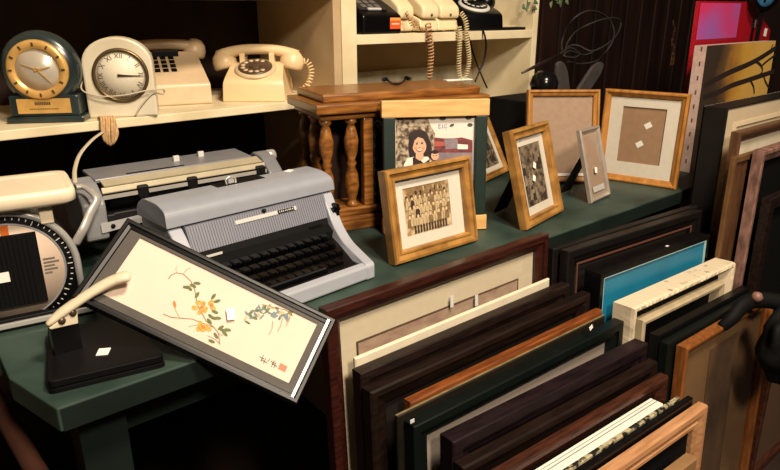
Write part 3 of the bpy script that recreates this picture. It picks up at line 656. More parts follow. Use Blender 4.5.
m = MB(); m.prism(rounded([(.026, .155), (.105, .160), (.105, .167), (.026, .163)], .002, 2), -.008, LW - .01, 'x'); cv = m.build('paper_table', greyd, ot, bevel=.002)
m = MB(); m.box(.05, .16, .03, .034, .1625, .1645); m.build('slot', blackm, cv)
m = MB(); m.box(-.006, LW + .006, -.003, -.0005, .131, .138); m.build('paper_bail', silver, ot)
for sx in (.055, .15, LW - .018):
    m = MB(); m.box(sx, sx + .02, -.007, .006, .122, .147); m.build('bail_roller', rubber, ot, bevel=.003)
for px, py in ((176.5, 159), (201, 154.5)):
    q = ot.matrix_world.inverted() @ pz(px, py + 3, .163); m = MB(); m.box(q.x - .006, q.x + .006, q.y - .003, q.y + .003, .1615, .176); m.build('margin_stop', lightmark, ot, bevel=.001)
endp = rounded([(-.012, .06), (.11, .06), (.115, .13), (.06, .165), (.02, .158), (-.014, .13)], .01, 3)
m = MB(); m.prism(endp, -.045, -.006, 'x'); m.build('end_plate', steel, ot, bevel=.004)
m = MB(); m.prism(endp, LW + .008, LW + .04, 'x'); m.build('end_plate', greyd, ot, bevel=.004)
m = MB(); m.lathe([(0, 0), (.009, 0), (.013, .004), (.013, .018), (.009, .022), (0, .022)], 18, 0, Matrix.Translation((LW + .04, .06, .15)) @ Matrix.Rotation(R(90), 4, 'Y')); m.build('platen_knob', chrome, ot)
Mi = ot.matrix_world.inverted()
m = MB(); m.prism(rounded([(-.02, .075), (.12, .086), (.12, .099), (-.02, .092)], .002, 2), -.016, -.013, 'y'); sc_ = m.build('margin_scale', mat('pale_steel', '#c9c8c6', .35, .3, .2, 50), ot)
m = MB(); m.lathe([(0, 0), (.004, 0), (.004, .002), (0, .002)], 12, 0, Matrix.Translation((.0, -.016, .085)) @ FY); m.build('screw', blackm, sc_)
lv = [Mi @ pz(75, 187, .165), Mi @ pz(84, 187, .163), Mi @ pz(94, 194, .155), Mi @ pz(97, 201, .145), Mi @ pz(91, 212, .13), Mi @ pz(84, 228, .11), Mi @ pz(75, 244, .085)]
m = MB(); m.tube(smoothpath(lv), [.008] * 37, 10, flat=.6); m.build('return_lever', silver, ot)

# twine bundle and strap on the shelf edge
tg = thing('twine_bundle', 'bundle of tan twine hanging over the shelf edge below the arch clock', 'twine', at(.395, 1.335, .22))
for k in range(6):
    a = pY(101 + k * 2.6, 118, 1.334 - .003 * (k % 3)); c = Vector((.395, 1.335, .22)); m = MB()
    b1 = pY(102 + k * 2.5 + rnd.uniform(-1, 1), 132, 1.325); b2 = pY(105 + k * 1.8 + rnd.uniform(-1, 1), 145 - abs(k - 3) * 1.2, 1.33); b3 = pY(110 + k * 1.5, 133, 1.331)
    m.tube([Vector(q) - c for q in smoothpath([(a.x, 1.352, .246), a, b1, b2, b3, pY(108 + k, 119, 1.336)])], .0028, 6); m.build('strand', twine, tg)
m = MB(); m.tube(smoothpath([pY(103, 132, 1.325), pY(92, 140, 1.3), pY(80, 154, 1.27), pY(75, 168, 1.24), pY(74.5, 178, 1.215), pY(76, 190, 1.195)]), .0042, 8, flat=.35); tag(m.build('cream_strap', strap), 'thin cream strap curving down from the twine to the typewriter lever', 'strap')

# black case with tag in the dark under the shelf
bc = thing('black_case', 'glossy black rounded case with white tag under the left shelf', 'case', at(.075, 1.235, 0, -10))
m = MB(); m.prism(rounded([(-.16, 0), (.13, 0), (.13, .12), (.10, .168), (-.12, .168), (-.16, .12)], .03, 4), -.06, .06, 'y'); m.build('shell', black, bc, bevel=.012)
q = bc.matrix_world.inverted() @ pY(40, 168, 1.178)
m = MB(); m.box(-.013, .013, -.0006, .0006, -.009, .009, 0, Matrix.Translation((q.x, -.0625, min(q.z, .160))) @ Matrix.Rotation(R(40), 4, 'Y') @ Matrix.Rotation(R(-12), 4, 'X')); o = m.build('paper_tag', white, bc); o['label'] = 'white paper tag'

# ---------------------------------------------------------------- kitchen scale
sc0 = Vector((.132, 1.045, 0))
ks = thing('kitchen_scale', 'old kitchen scale with cream pan and big round dial at the table end', 'scale', at(sc0.x, sc0.y, 0, -9))
Ms = ks.matrix_world; Ms_i = Ms.inverted()
rad = .091; dz = .086
def archp(r, zc, z0, n=20): return [(-r, z0), (r, z0)] + [(r * math.cos(PI * i / n), zc + r * math.sin(PI * i / n)) for i in range(n + 1)]
m = MB(); m.prism(archp(rad, dz, .02), -.02, .06, 'y', 0); m.build('housing', black, ks, bevel=.004)
m = MB(); m.prism(rounded([(-.105, 0), (.105, 0), (.105, .02), (-.105, .02)], .003), -.035, .07, 'y'); m.build('base', black, ks, bevel=.003)
m = MB(); m.box(-.108, .108, -.039, -.034, .006, .014); m.build('base_trim', chrome, ks, bevel=.001)
rim = [(rad * math.cos(PI * i / 24), -.0225, dz + rad * math.sin(PI * i / 24)) for i in range(25)]
m = MB(); m.tube([(rad, -.0225, .02)] + rim + [(-rad, -.0225, .02)], .0055, 8); m.build('chrome_rim', chrome, ks)
DF = Matrix.Translation((0, 0, dz)) @ FY
m = MB(); m.lathe([(0, .020), (.087, .020), (.087, .0235), (0, .0235)], 48, 0, DF); dr = m.build('dial_ring', blackm, ks)
m = MB()
for k in range(60):
    a = k * 2 * PI / 60; L_ = .007 if k % 5 == 0 else .0035
    m.box(-.0006, .0006, -.0242, -.0236, .0845 - L_, .0845, 0, Matrix.Translation((0, 0, dz)) @ Matrix.Rotation(a, 4, 'Y'))
m.build('tick_marks', lightmark, dr)
m = MB(); m.lathe([(.073, .0236), (.0748, .0255), (.0765, .0236)], 48, 0, DF); m.build('inner_rim', steel, dr)
m = MB(); m.lathe([(0, .0236), (.073, .0236), (.073, .0244), (0, .0244)], 48, 0, DF); df = m.build('dial_face', mat('aged_scale_face', '#c2ad9a', .5, 0, .08, 20), ks)
m = MB()
for i, ww in enumerate((.020, .026, .018, .022, .012)): m.box(.046, .046 + ww * .8, -.0252, -.0245, dz + .012 - i * .0055, dz + .0145 - i * .0055)
m.build('dial_lettering', mat('faded_print', '#6d665a', .7), df)
m = MB(); m.box(.000, .010, -.0262, -.0245, dz + .05, dz + .073); m.build('pointer', mat('orange_pointer', '#c8641d', .5), ks)
m = MB(); m.box(-.02, .02, .0, .04, dz + rad - .004, .186); m.build('stem', scalec, ks, bevel=.003)
m = MB()
o = Ms_i @ pz(-5, 200, .22)
pan = [(-.10, 0), (.094, 0), (.10, .008), (.10, .024), (.094, .032), (-.1, .032)]
pp = rounded([(-.14, -.052), (.104, -.052), (.104, .082), (-.14, .082)], .022, 6)
n_ = len(pp)
for (s1, z1), (s2, z2) in (((.9, .184), (1, .189)), ((1, .189), (1, .202)), ((1, .202), (.97, .208)), ((.97, .208), (.9, .204))):
    vs = [(a * s1, b_ * s1 + .01 * (1 - s1), z1) for a, b_ in pp] + [(a * s2, b_ * s2 + .01 * (1 - s2), z2) for a, b_ in pp]
    m.add(vs, [(i, (i + 1) % n_, n_ + (i + 1) % n_, n_ + i) for i in range(n_)], 0, True)
m.add([(a * .9, b_ * .9 + .001, .204) for a, b_ in pp], [list(range(n_))]); m.add([(a * .9, b_ * .9 + .001, .184) for a, b_ in pp], [list(range(n_))]); m.build('weighing_pan', scalec, ks)
m = MB(); m.box(.052, .070, -.03, -.012, dz + .068, .188); m.build('pan_bracket', scalec, ks, bevel=.002)
# black ribbed square card leaning on the dial
m = MB(); qa = Ms_i @ pz(44, 306, .05)
bs = thing('black_ribbed_square', 'square black ribbed panel with a white tag leaning on the scale dial', 'panel', Ms @ Matrix.Translation((0, -.0275, 0)))
m.box(-.085, .043, -.006, 0, .036, .145)
for i in range(20): m.box(-.084 + i * .006, -.081 + i * .006, -.0075, -.006, .037, .144)
m.build('panel', blackm, bs); m = MB(); m.box(-.026, .000, -.0088, -.0078, .078, .093); o = m.build('paper_tag', white, bs); o['label'] = 'white paper tag'

# ---------------------------------------------------------------- black tray/book and cream lever arm
zt = .018
c4 = [pz(46, 383, zt), pz(165, 355, zt), pz(140, 318, zt), pz(47, 326, zt)]
bb = thing('black_flat_case', 'flat black hard case with a white tag at the table corner', 'case', at(0, 0))
pp = rounded([(q.x, q.y) for q in c4], .008, 3)
m = MB(); m.prism(pp, .0, .007, 'z'); m.build('lower_shell', black, bb, bevel=.001)
m = MB(); m.prism([((a - .18) * .985 + .18, (b_ - .85) * .985 + .85) for a, b_ in pp], .0075, zt, 'z'); m.build('lid', mat('black_cloth_cover', '#0b0a0c', .45, 0, .3, 60, spec=.2), bb, bevel=.002)
q = pz(103.5, 352, zt); m = MB(); m.box(-.0075, .0075, -.009, .009, 0, .001, 0, Matrix.Translation(q) @ Matrix.Rotation(R(-30), 4, 'Z')); o = m.build('paper_tag', white, bb); o['label'] = 'white paper tag'
la = thing('lever_arm', 'cream plastic lever arm with two screws resting against the silk picture', 'lever', at(0, 0))
YA = .86
def la_pt(px, py, y=YA): q = pY(px, py, y); return q
arm = [la_pt(47, 325), la_pt(60, 314), la_pt(80, 300, .855), la_pt(98, 288.5, .85), la_pt(112, 281, .845), la_pt(124, 277, .84), la_pt(131, 277, .838)]
m = MB(); m.tube(smoothpath(arm), [.004, .005, .006, .007, .0075, .008, .0085] + [.009] * 10 + [.0095] * 10 + [.010] * 6 + [.009, .008, .006, .003], 12, flat=.7); m.build('arm', mat('old_ivory_plastic', '#d5c8ac', .4, 0, .05, 20), la)
pts = [la_pt(48, 327), la_pt(76, 306), la_pt(77, 322), la_pt(50, 328)]
bl_ = [(q.x, q.z) for q in pts]
m = MB(); m.prism(bl_, YA - .006, YA + .004, 'y'); m.build('bracket', MATS['old_ivory_plastic'], la, bevel=.001)
for px, py in ((62, 321), (73, 313)):
    q = la_pt(px, py, YA - .006); m = MB(); m.lathe([(0, 0), (.005, 0), (.004, .002), (0, .003)], 14, 0, Matrix.Translation(q) @ FY); m.build('screw', mat('brown_screw', '#5a4a38', .35, .6), la)
q0 = la_pt(49, 326); q1 = la_pt(78, 324)
m = MB(); m.prism([(q0.x, zt), (q1.x, zt), (q1.x, q1.z + .004), (q0.x, q0.z + .002)], YA - .004, YA + .012, 'y'); m.build('pivot_block', black, la)

# ---------------------------------------------------------------- silk picture in the black frame
w, h = .331, .134
M = frameM(.275, .754, -18.5, 42.3, 0, 36.9, .020)
sp = frame('picture_frame', 'long black frame with embroidered yellow flowers on silk, tilted over the typewriter', 'picture', M, w, h, .013, .016, mat('satin_black_wood', '#070708', .36, 0, 0, spec=.25), 'step', glass=True)
# silver bright lip along the right end
m = MB(); m.box(w / 2 - .0125, w / 2 - .0085, -.0012, .0005, .006, h - .006); m.build('silver_lip', silver, sp)
matboard(sp, w, h, .013, .016, greymat, .280, .095, .003, .0705)
art = [silk, mat('thread_brown', '#8a6238', .8), mat('thread_yellow', '#d2aa4c', .8, 0, .3, 200), mat('thread_green', '#6f7a4d', .8, 0, .3, 200), mat('thread_blue_grey', '#7d8f92', .8, 0, .3, 200), mat('ink_black', '#3a332c', .8), mat('seal_red', '#d9826a', .8), mat('thread_orange', '#c58045', .8), mat('thread_light', '#c9b07c', .8)]
m = MB(); yb = .0105; m.box(-.145, .148, yb, yb + .001, .018, .1205)
def s4(px, py): return loc(M @ Matrix.Translation((0, yb, 0)), 140 + px / 3.242, 255 + py / 3.242)
nl = [0]
def ly(): nl[0] += 1; return yb - .00015 - nl[0] * 4e-6
def ST(pts, wd, mi): m.stroke([s4(*q) for q in pts], wd, ly(), mi)
def LF(cx, cy, rx, ry, ang, mi):
    c, s_ = math.cos(ang), math.sin(ang)
    m.poly([s4(cx + rx * math.cos(t) * c - ry * math.sin(t) * s_, cy + rx * math.cos(t) * s_ + ry * math.sin(t) * c) for t in [2 * PI * i / 10 for i in range(10)]], ly(), mi)
ST([(258, 290), (255, 255), (240, 235), (215, 215), (185, 160), (178, 115), (165, 85), (140, 62), (118, 58), (100, 66), (93, 78)], .0013, 1)
ST([(140, 62), (150, 48), (165, 42)], .0007, 1); ST([(118, 58), (116, 42), (124, 36)], .0006, 1); ST([(178, 105), (160, 100), (140, 108)], .0008, 1); ST([(165, 95), (180, 92), (190, 95)], .0007, 1)
ST([(240, 235), (205, 222), (170, 208), (130, 205), (100, 202), (76, 192)], .0012, 1); ST([(130, 205), (115, 180), (112, 155)], .0008, 7); ST([(205, 222), (180, 228), (158, 232)], .0008, 1)
ST([(250, 250), (265, 262), (275, 245)], .0009, 1); ST([(220, 262), (245, 275), (258, 288)], .0009, 1)
for cx, cy in ((190, 155), (205, 160), (212, 178), (195, 185), (178, 172), (230, 155), (236, 172), (196, 225), (212, 232), (203, 242), (190, 238), (222, 240)):
    LF(cx, cy, 11.5, 8, rnd.uniform(0, 3), 2); LF(cx + 3, cy + 2, 4, 2.2, rnd.uniform(0, 3), 7 if rnd.random() < .4 else 8)
for cx, cy in ((200, 170), (205, 234), (232, 163)): LF(cx, cy, 7, 6, 0, 7)
for cx, cy, a in ((238, 135, -.9), (250, 150, -.3), (243, 185, .4), (230, 200, .7), (240, 205, .2), (225, 215, .9), (270, 245, .3), (284, 243, .2), (275, 255, .8), (262, 236, -.6), (150, 105, .2), (160, 108, .8), (185, 130, -1), (172, 100, .5), (185, 92, .1), (112, 160, 1.4), (232, 280, .4), (246, 262, 1), (252, 205, .1)):
    LF(cx, cy, 12, 5.5, a, 3 if cx > 140 else 7)
for k in range(46):
    t = k / 45; cx = 342 + t * 148; cy = 208 - 22 * math.sin(t * 3.0) + rnd.uniform(-20, 14); LF(cx, cy, rnd.uniform(7, 13), rnd.uniform(2.5, 5), rnd.uniform(-1.3, 1.3), rnd.choice((4, 4, 4, 3, 8)))
ST([(430, 215), (428, 240), (418, 258)], .0011, 7); ST([(462, 205), (456, 230), (446, 248)], .0011, 7); ST([(488, 190), (482, 215), (472, 232)], .0010, 7); ST([(395, 160), (430, 170), (470, 178), (492, 190)], .0009, 1)
for st_ in ([(388, 330), (402, 338)], [(400, 325), (392, 345)], [(394, 340), (412, 350)], [(408, 335), (400, 352)], [(414, 345), (420, 338)], [(424, 345), (440, 352)], [(436, 342), (426, 362)], [(428, 352), (444, 362)], [(440, 350), (434, 366)]): ST(st_, .0009, 5)
m.poly([s4(*q) for q in ((456, 350), (478, 362), (470, 380), (447, 368))], ly(), 6)
m.build('embroidery', art, sp)
x, z = s4(294, 195); m = MB(); m.box(-.0055, .0055, .0048, .0054, -.0085, .0085, 0, Matrix.Translation((x, 0, z)) @ Matrix.Rotation(R(-35), 4, 'Y')); o = m.build('price_sticker', white, sp); o['label'] = 'white price sticker on the glass'

# ---------------------------------------------------------------- frames stacked against the table front
LEAN = 3.0
GS = 'frames stacked against the table front'
def plane_pt(px, py, off, sl, x0):
    """point seen at a pixel on the leaning plane y - z*tan(LEAN) = off + sl*(x - x0)"""
    L = math.tan(R(LEAN)); d = ray(px, py); return CAM + d * ((off - sl * x0 + HC * L) / (d.y - d.z * L - sl * d.x))
def plane_edge(a, c, off, sl, x0):
    A = plane_pt(*a, off, sl, x0); B = plane_pt(*c, off, sl, x0); z = (A.z + B.z) / 2; L = math.tan(R(LEAN))
    for q in (A, B): q.y = off + sl * (q.x - x0) + z * L; q.z = z
    return A, B, z
def stackframe(a, c, off, sl, t, mw, fm, label, kind='cove', glass=False, bk_=darkbk, group=GS, x0=.8):
    A, B, z = plane_edge(a, c, off, sl, x0)
    M, w, hh = edgeM(A, B, z, t, LEAN, True)
    root = frame('picture_frame', label, 'picture', M, w, hh, mw, t, fm, kind, group, bk_, glass)
    return root, M, w, hh
# 0 mahogany frame with wide mat
r0, M0, w0, h0 = stackframe((318, 303), (541, 235), 0.755, 0, 0.021, .03, redwood, 'large mahogany frame with wide cream mat, directly against the table front', 'step', glass=True, bk_=matb)
def l0(px, py): return loc(M0 @ Matrix.Translation((0, .0155, 0)), 330 + px / 2.765, 230 + py / 2.765)
m = MB(); a = l0(78, 320); c = l0(518, 133); d = l0(518, 165)
xa, xb = a[0], c[0]; zt_ = (a[1] + c[1]) / 2
m.box(xa, xb, .0152, .0165, .2, zt_); pr_ = m.build('print', mat('pale_print', '#b9a58c', .8, 0, 0, 25, '#8f7263', (1, 1, 2), detail=6, ramp=(.3, .75)), r0)
m = MB(); m.box(xa - .003, xa, .015, .0168, .2, zt_ + .003); m.box(xb, xb + .003, .015, .0168, .2, zt_ + .003); m.box(xa, xb, .015, .0168, zt_, zt_ + .003); m.build('print_border', mat('dark_border', '#4a3222', .7), r0)
for px, py in ((330, 195), (398, 192)):
    x, z = l0(px, py); m = MB(); m.box(x - .004, x + .004, .0085, .0095, z - .011, z + .011, 0); o = m.build('price_sticker', lightmark, r0); o['label'] = 'small pale price sticker'
r1, M1, w1, h1 = stackframe((353, 358.5), (547.5, 277), 0.727, 0, 0.006, .02, ivory, 'thin ivory-edged board frame right in front of the large mahogany one', 'flat')
r2, M2, w2, h2 = stackframe((352, 368), (561, 282), 0.713, -0.005, 0.022, .035, espresso, 'dark brown frame just in front of the thin ivory-edged one', 'step')
r3, M3, w3, h3 = stackframe((362, 386), (582, 291.5), 0.685, -0.01, 0.022, .035, darkwood, 'very dark brown frame just behind the orange-brown one', 'cove')
r4, M4, w4, h4 = stackframe((404, 397), (596, 309), 0.655, -0.015, 0.016, .018, orangew, 'plain orange-brown wooden frame in the middle of the leaning stack', 'flat')
r5, M5, w5, h5 = stackframe((395, 416), (603, 314), 0.637, -0.02, 0.006, .02, mat('dark_olive_wood', '#1d1912', .5, 0, .3, 30, spec=.2), 'thin tarnished gilt frame between the orange-brown and black-green ones', 'flat')
m = MB(); m.ring(w5 - .0002, h5 + .0006, [(0, .006), (0, .002), (.0012, .002), (.0012, .006)]); m.build('gilt_edge', mat('tarnished_gilt', '#8d7d58', .4, .2, .4, 50), r5)
r6, M6, w6, h6 = stackframe((404, 420), (614, 318), 0.629, -0.025, 0.024, .034, blackgreen, 'black-green frame with pale mat strip and a white sticker on its corner', 'step', bk_=mat('pale_grey_mat', '#a3968a', .8), glass=True)
def l6(px, py): return loc(M6, px, py)
x, z = l6(590.7, 327.5); sticker(r6, x, z, -.0004, .010, 1.1)
x, z = l6(412, 421); m = MB(); m.box(x - .004, x + .004, -.001, 0, z - .003, z + .003); m.build('corner_chip', lightmark, r6)
r7, M7, w7, h7 = stackframe((440, 435), (635, 337), 0.584, -0.06, 0.03, .045, purpled, 'wide plum-brown frame in front of the black-green one', 'step')
r8, M8, w8, h8 = stackframe((454, 457), (649, 362), 0.552, -0.06, 0.02, .04, darkwood, 'dark chocolate frame between the plum-brown and red-brown ones', 'cove')
r9, M9, w9, h9 = stackframe((470, 484), (660, 370.5), 0.526, -0.05, 0.02, .03, redbrown, 'red-brown wooden frame behind the white-topped one', 'cove')
r10, M10, w10, h10 = stackframe((505, 492), (651, 395), 0.5, -0.045, 0.026, .028, mat('white_paint', '#e4dfd2', .5, 0, .08, 30), 'white-painted frame with grooved top edge', 'step')
m = MB(); m.box(-w10 / 2, w10 / 2, .012, .0135, h10 - .0006, h10 + .0006); m.box(-w10 / 2, w10 / 2, .019, .020, h10 - .0006, h10 + .0006); m.build('groove', greyd, r10)
r11, M11, w11, h11 = stackframe((520, 497), (677, 396), 0.47, -0.045, 0.007, .02, mat('mottled_gilt', '#b7ab8a', .5, .2, 0, 60, '#1e2018', ramp=(.45, .55)), 'slim frame with mottled dark and gilt edge, in front of the white-painted one', 'flat')
r12, M12, w12, h12 = stackframe((530, 500), (688, 394), 0.461, -0.045, 0.011, .03, blackwood, 'thin black frame just behind the bare tan wood frame', 'flat')
r13, M13, w13, h13 = stackframe((540, 510), (699, 400), 0.446, -0.045, 0.02, .036, tanw, 'bare tan wood frame with moulded face, nearest of the leaning stack', 'bead', bk_=blackm)
r14, M14, w14, h14 = stackframe((610, 505), (686, 457), 0.405, -0.045, 0.02, .03, mat('pale_brown_wood', '#8d6c48', .5, 0, .2, 30), 'small pale brown frame corner low in front of the bare tan frame', 'flat')

# ---------------------------------------------------------------- frames at the right end
GR = 'dark and painted frames right of the stack'
def rframe(a, c, off, sl, t, mw, fm, label, kind): return stackframe(a, c, off, sl, t, mw, fm, label, kind, False, darkbk, GR, 1.3)
q1, MQ1, wq1, hq1 = rframe((547, 247), (691, 205), .733, -.08, .018, .03, mat('smoked_black_wood', '#120e0c', .45, 0, .4, 20, stretch=(1, 7, 7)), 'dark frame right against the green table edge, behind another dark frame', 'flat')
q2, MQ2, wq2, hq2 = rframe((560.5, 249), (694, 209), .707, -.08, .022, .034, MATS['smoked_black_wood'], 'deep dark brown frame with red inner line, between table and shadow box', 'step')
m = MB(); m.ring(wq2 - .066, hq2 - .066, [(0, .006), (0, .004), (.004, .004), (.004, .006)], 0, Matrix.Translation((0, 0, .033))); m.build('inner_line', mat('dull_red_line', '#5c3a2e', .5), q2)
# black shadow box with turquoise panel
A, B, z = plane_edge((585, 268), (694, 232), .671, -.07, 1.3)
M, w, h = edgeM(A, B, z, .04, LEAN, True)
sb = thing('shadow_box_frame', 'deep black box frame with a turquoise panel', 'picture', M)
m = MB(); m.ring(w, h, [(0, .04), (0, .001), (.001, 0), (.011, 0), (.012, .004), (.012, .04)]); m.build('box_frame', blackwood, sb)
m = MB(); m.box(-w / 2 + .012, w / 2 - .012, .006, .038, .012, h - .012); m.build('panel', cyan, sb)
m = MB(); m.ring(w - .022, h - .022, [(0, .005), (0, .001), (.003, .001), (.003, .005)], 0, Matrix.Translation((0, 0, .011))); m.build('panel_edge', cyanl, sb)
x, z = loc(M @ Matrix.Translation((0, .02, 0)), 666, 243); m = MB(); m.box(x - .004, x + .004, .014, .019, h, h + .0006); m.build('paint_chip', white, sb)
# cream chipped frame
A, B, z = plane_edge((613, 306), (716, 254), .617, -.05, 1.3)
M, w, h = edgeM(A, B, z, .05, LEAN, True)
cf = thing('picture_frame', 'chipped cream-painted deep frame in front of the turquoise panel', 'picture', M)
rp_ = [(0, .05), (0, .03), (.0, .008), (.002, .001), (.007, 0), (.012, .004), (.020, .018), (.026, .03), (.026, .05)]
m = MB(); cr = random.Random(5); k_ = len(rp_); vs = []; secs = 0
cs = [(-1, 0), (1, 0), (1, 1), (-1, 1)]
for c_ in range(4):
    (ax, az_), (bx, bz_) = cs[c_], cs[(c_ + 1) % 4]; n_ = 60
    for q in range(n_):
        t_ = q / n_; secs += 1; j1 = cr.uniform(-.0016, .0012) if q else 0; j2 = cr.uniform(-.002, .001) if q else 0
        for jj, (i_, y_) in enumerate(rp_):
            dj = (j1 if jj in (2, 3) else j2 if jj in (4, 5, 6) else 0)
            i2 = i_ - dj * .6; y2 = y_ - dj
            A_ = Vector((ax * (w / 2 - i2), y2, i2 if az_ == 0 else h - i2)); B_ = Vector((bx * (w / 2 - i2), y2, i2 if bz_ == 0 else h - i2)); vs.append(tuple(A_.lerp(B_, t_)))
m.add(vs, [(c_ * k_ + j, c_ * k_ + (j + 1) % k_, ((c_ + 1) % secs) * k_ + (j + 1) % k_, ((c_ + 1) % secs) * k_ + j) for c_ in range(secs) for j in range(k_)])
o = m.build('moulding', shabby, cf)
m = MB(); m.ring(w - .052, h - .052, [(0, .03), (0, .026), (.012, .022), (.012, .03)], 0, Matrix.Translation((0, 0, .026))); m.build('rebate', blackm, cf)
m = MB(); m.ring(w - .076, h - .076, [(0, .03), (0, .004), (.004, .001), (.010, .002), (.013, .008), (.013, .03)], 0, Matrix.Translation((0, 0, .038))); m.build('inner_liner', mat('aged_ivory', '#b9a888', .5, 0, .2, 40), cf)
m = MB(); m.box(-w / 2 + .045, w / 2 - .045, .03, .034, .045, h - .045); m.build('backing_board', blackm, cf)
# dark frames in front of it
rframe((650, 331), (741, 287), .556, -.04, .02, .035, blackwood, 'black frame just in front of the chipped cream one', 'flat')
rframe((660, 341), (752, 291), .533, -.035, .018, .035, blackgreen, 'black frame directly behind the brown-framed picture', 'flat')
A, B, z = plane_edge((676.5, 345), (766, 293), .511, -.03, 1.3)
M, w, h = edgeM(A, B, z, .022, LEAN, True)
bf = frame('picture_frame', 'brown framed old picture with a dark blurred figure on a tan ground', 'picture', M, w, h, .022, .022, mat('chestnut_wood', '#8a5326', .42, 0, 0, 18, '#6b3c18', (6, 6, 1)), 'cove', None, mat('aged_tan_paper', '#8a6843', .75, 0, .15, 20), True)
m = MB(); m.box(-.062, .066, .0155, .0175, .1, h - .055); m.build('print', mat('faded_dark_print', '#6a4c30', .8, 0, 0, 9, '#3a2918', (1, 1, .5), detail=5, ramp=(.35, .62)), bf)
# dark lump of cloth
bg = thing('black_bag', 'slack black bag slung over the brown framed picture', 'bag', at(0, 0))
Pb = [(722, 327, -.19), (732, 318, -.17), (742, 306, -.15), (752, 301, -.145), (765, 300, -.145), (778, 302, -.15), (795, 306, -.16), (815, 316, -.19)]
pts = [pz(px, py, z) for px, py, z in Pb]
m = MB(); m.tube(smoothpath(pts), [.010 + .005 * min(1, i / 12) for i in range(43)], 12, flat=1.2); m.build('strap', blackm, bg)
m = MB(); c = pz(790, 335, -.2); v0 = bmesh.new(); bmesh.ops.create_icosphere(v0, subdivisions=4, radius=1)
from mathutils import noise
vs = []
for v in v0.verts:
    n = noise.noise(v.co * 2.2) * .25; q = v.co * (1 + n); vs.append((c.x + q.x * .07, c.y + q.y * .05, c.z + q.z * .09 - .02))
m.add(vs, [[v.index for v in f_.verts] for f_ in v0.faces], 0, True); v0.free(); m.build('bag_body', blackm, bg)
c = pz(757, 297, -.13); m = MB(); m.lathe([(0, -.012), (.008, -.009), (.012, 0), (.008, .009), (0, .012)], 16, 0, Matrix.Translation(c)); tag(m.build('wooden_ball', mat('pink_wood_knob', '#7d5a50', .5)), 'round dull pink wooden ball poking up behind the black bag strap', 'ball')
# black box frame with white face and the mouldings stacked before it
def yframe(xl, yl, xr, yr, Y, t, label, fm, mw, kind, lean=1.0, bk_=kraft, glass=False, group=None, wfix=None, zt=None):
    A = pY(xl, yl, Y); B = pY(xr, yr, Y); z = (A.z + B.z) / 2 if zt is None else zt; w = B.x - A.x if wfix is None else wfix
    M, w, h = edgeM((A.x, A.y, 0), (A.x + w, A.y, 0), z, t, lean, False)
    return frame('picture_frame', label, 'picture', M, w, h, mw, t, fm, kind, group, bk_, glass), M, w, h
a1, MA1, wa1, ha1 = yframe(728.5, 109, 780, 98, .66, .06, 'deep black box frame with a plain cream panel, at right', mat('black_brown_wood', '#0f0c0b', .45, 0, .3, 20), .004, 'flat', bk_=ivory, wfix=.6)
m = MB(); m.box(-.297, .297, .003, .006, .004, ha1 - .004)
m.build('cream_panel', mat('cream_panel_paint', '#cbb99a', .5, 0, .06, 12), a1)
m = MB(); m.ring(.5, ha1 - .08, [(0, .004), (0, .001), (.01, -.001), (.016, .004)], 0, Matrix.Translation((0, 0, .04))); m.build('panel_bead', MATS['cream_panel_paint'], a1)
a2, MA2, wa2, ha2 = yframe(741, 133, 780, 122.5, .61, .022, 'walnut brown frame with cream mat leaning before the cream panel', walnut, .022, 'cove', bk_=ivory, wfix=.5)
a3, MA3, wa3, ha3 = yframe(735, 159, 780, 143, .596, .01, 'narrow brown frame standing before the walnut one at right', mat('olive_brown_wood', '#6b4b2c', .42, 0, .3, 25), .016, 'flat', bk_=walnut, wfix=.45)
a4, MA4, wa4, ha4 = yframe(764, 153, 780, 145, .565, .024, 'rough pinkish-brown wooden frame at the right edge', pinkw, .03, 'cove', bk_=blackm, wfix=.4)
yframe(772, 196, 800, 190, .53, .02, 'dark frame at the far right in front of the pinkish one', espresso, .03, 'flat', bk_=blackm, wfix=.4)
yframe(777, 345, 810, 325, .46, .02, 'dark red-brown frame low at the right edge beside the brown picture', redbrown, .02, 'flat', bk_=mat('dull_brown_paper', '#4d3521', .8), wfix=.3)

# ---------------------------------------------------------------- canvas painting and red poster behind
A = pY(707, 47, .86); B = pY(776, 40, .86); w = B.x - A.x; ztop = (A.z + B.z) / 2
M, w, h = edgeM((A.x, .86, 0), (B.x, .86, 0), ztop, .035, 1, False)
cp = thing('canvas_painting', 'unframed canvas of dark bare branches on a golden ground', 'painting', M)
m = MB(); m.box(-w / 2, w / 2, .0005, .035, 0, h); m.build('stretcher_canvas', canvasw, cp)
m = MB()
for k in range(22): m.box(-w / 2 - .0008, -w / 2, .012, .016, .25 + k * .04, .262 + k * .04)
m.build('staples', mat('staple_dark', '#5b4640', .5), cp)
gnd = mat('painted_gold_ground', '#b98a33', .6, 0, 0, 4, '#a5752c', detail=5)
brk = mat('painted_bark', '#4a3826', .7, 0, 0, 12, '#2a1f18', detail=6); tr = mat('painted_brown_blend', '#7d5c30', .7, 0, .3, 12); brn = mat('painted_branch', '#241a18', .6)
def cvp(px, py): return loc(M, 680 + px / 4.27, py / 4.27)
gm = gnd.node_tree; gb = gm.nodes['Principled BSDF']; tc = gm.nodes.new('ShaderNodeTexCoord'); sx_ = gm.nodes.new('ShaderNodeSeparateXYZ'); nz_ = gm.nodes.new('ShaderNodeTexNoise'); nz_.inputs['Scale'].default_value = 9; nz_.inputs['Detail'].default_value = 6
ma = gm.nodes.new('ShaderNodeMath'); ma.operation = 'MULTIPLY_ADD'; ma.inputs[1].default_value = .22; cr_ = gm.nodes.new('ShaderNodeValToRGB'); mr = gm.nodes.new('ShaderNodeMapRange')
gm.links.new(tc.outputs['Object'], sx_.inputs[0]); gm.links.new(tc.outputs['Object'], nz_.inputs['Vector']); gm.links.new(nz_.outputs['Fac'], ma.inputs[0]); gm.links.new(sx_.outputs['X'], ma.inputs[2])
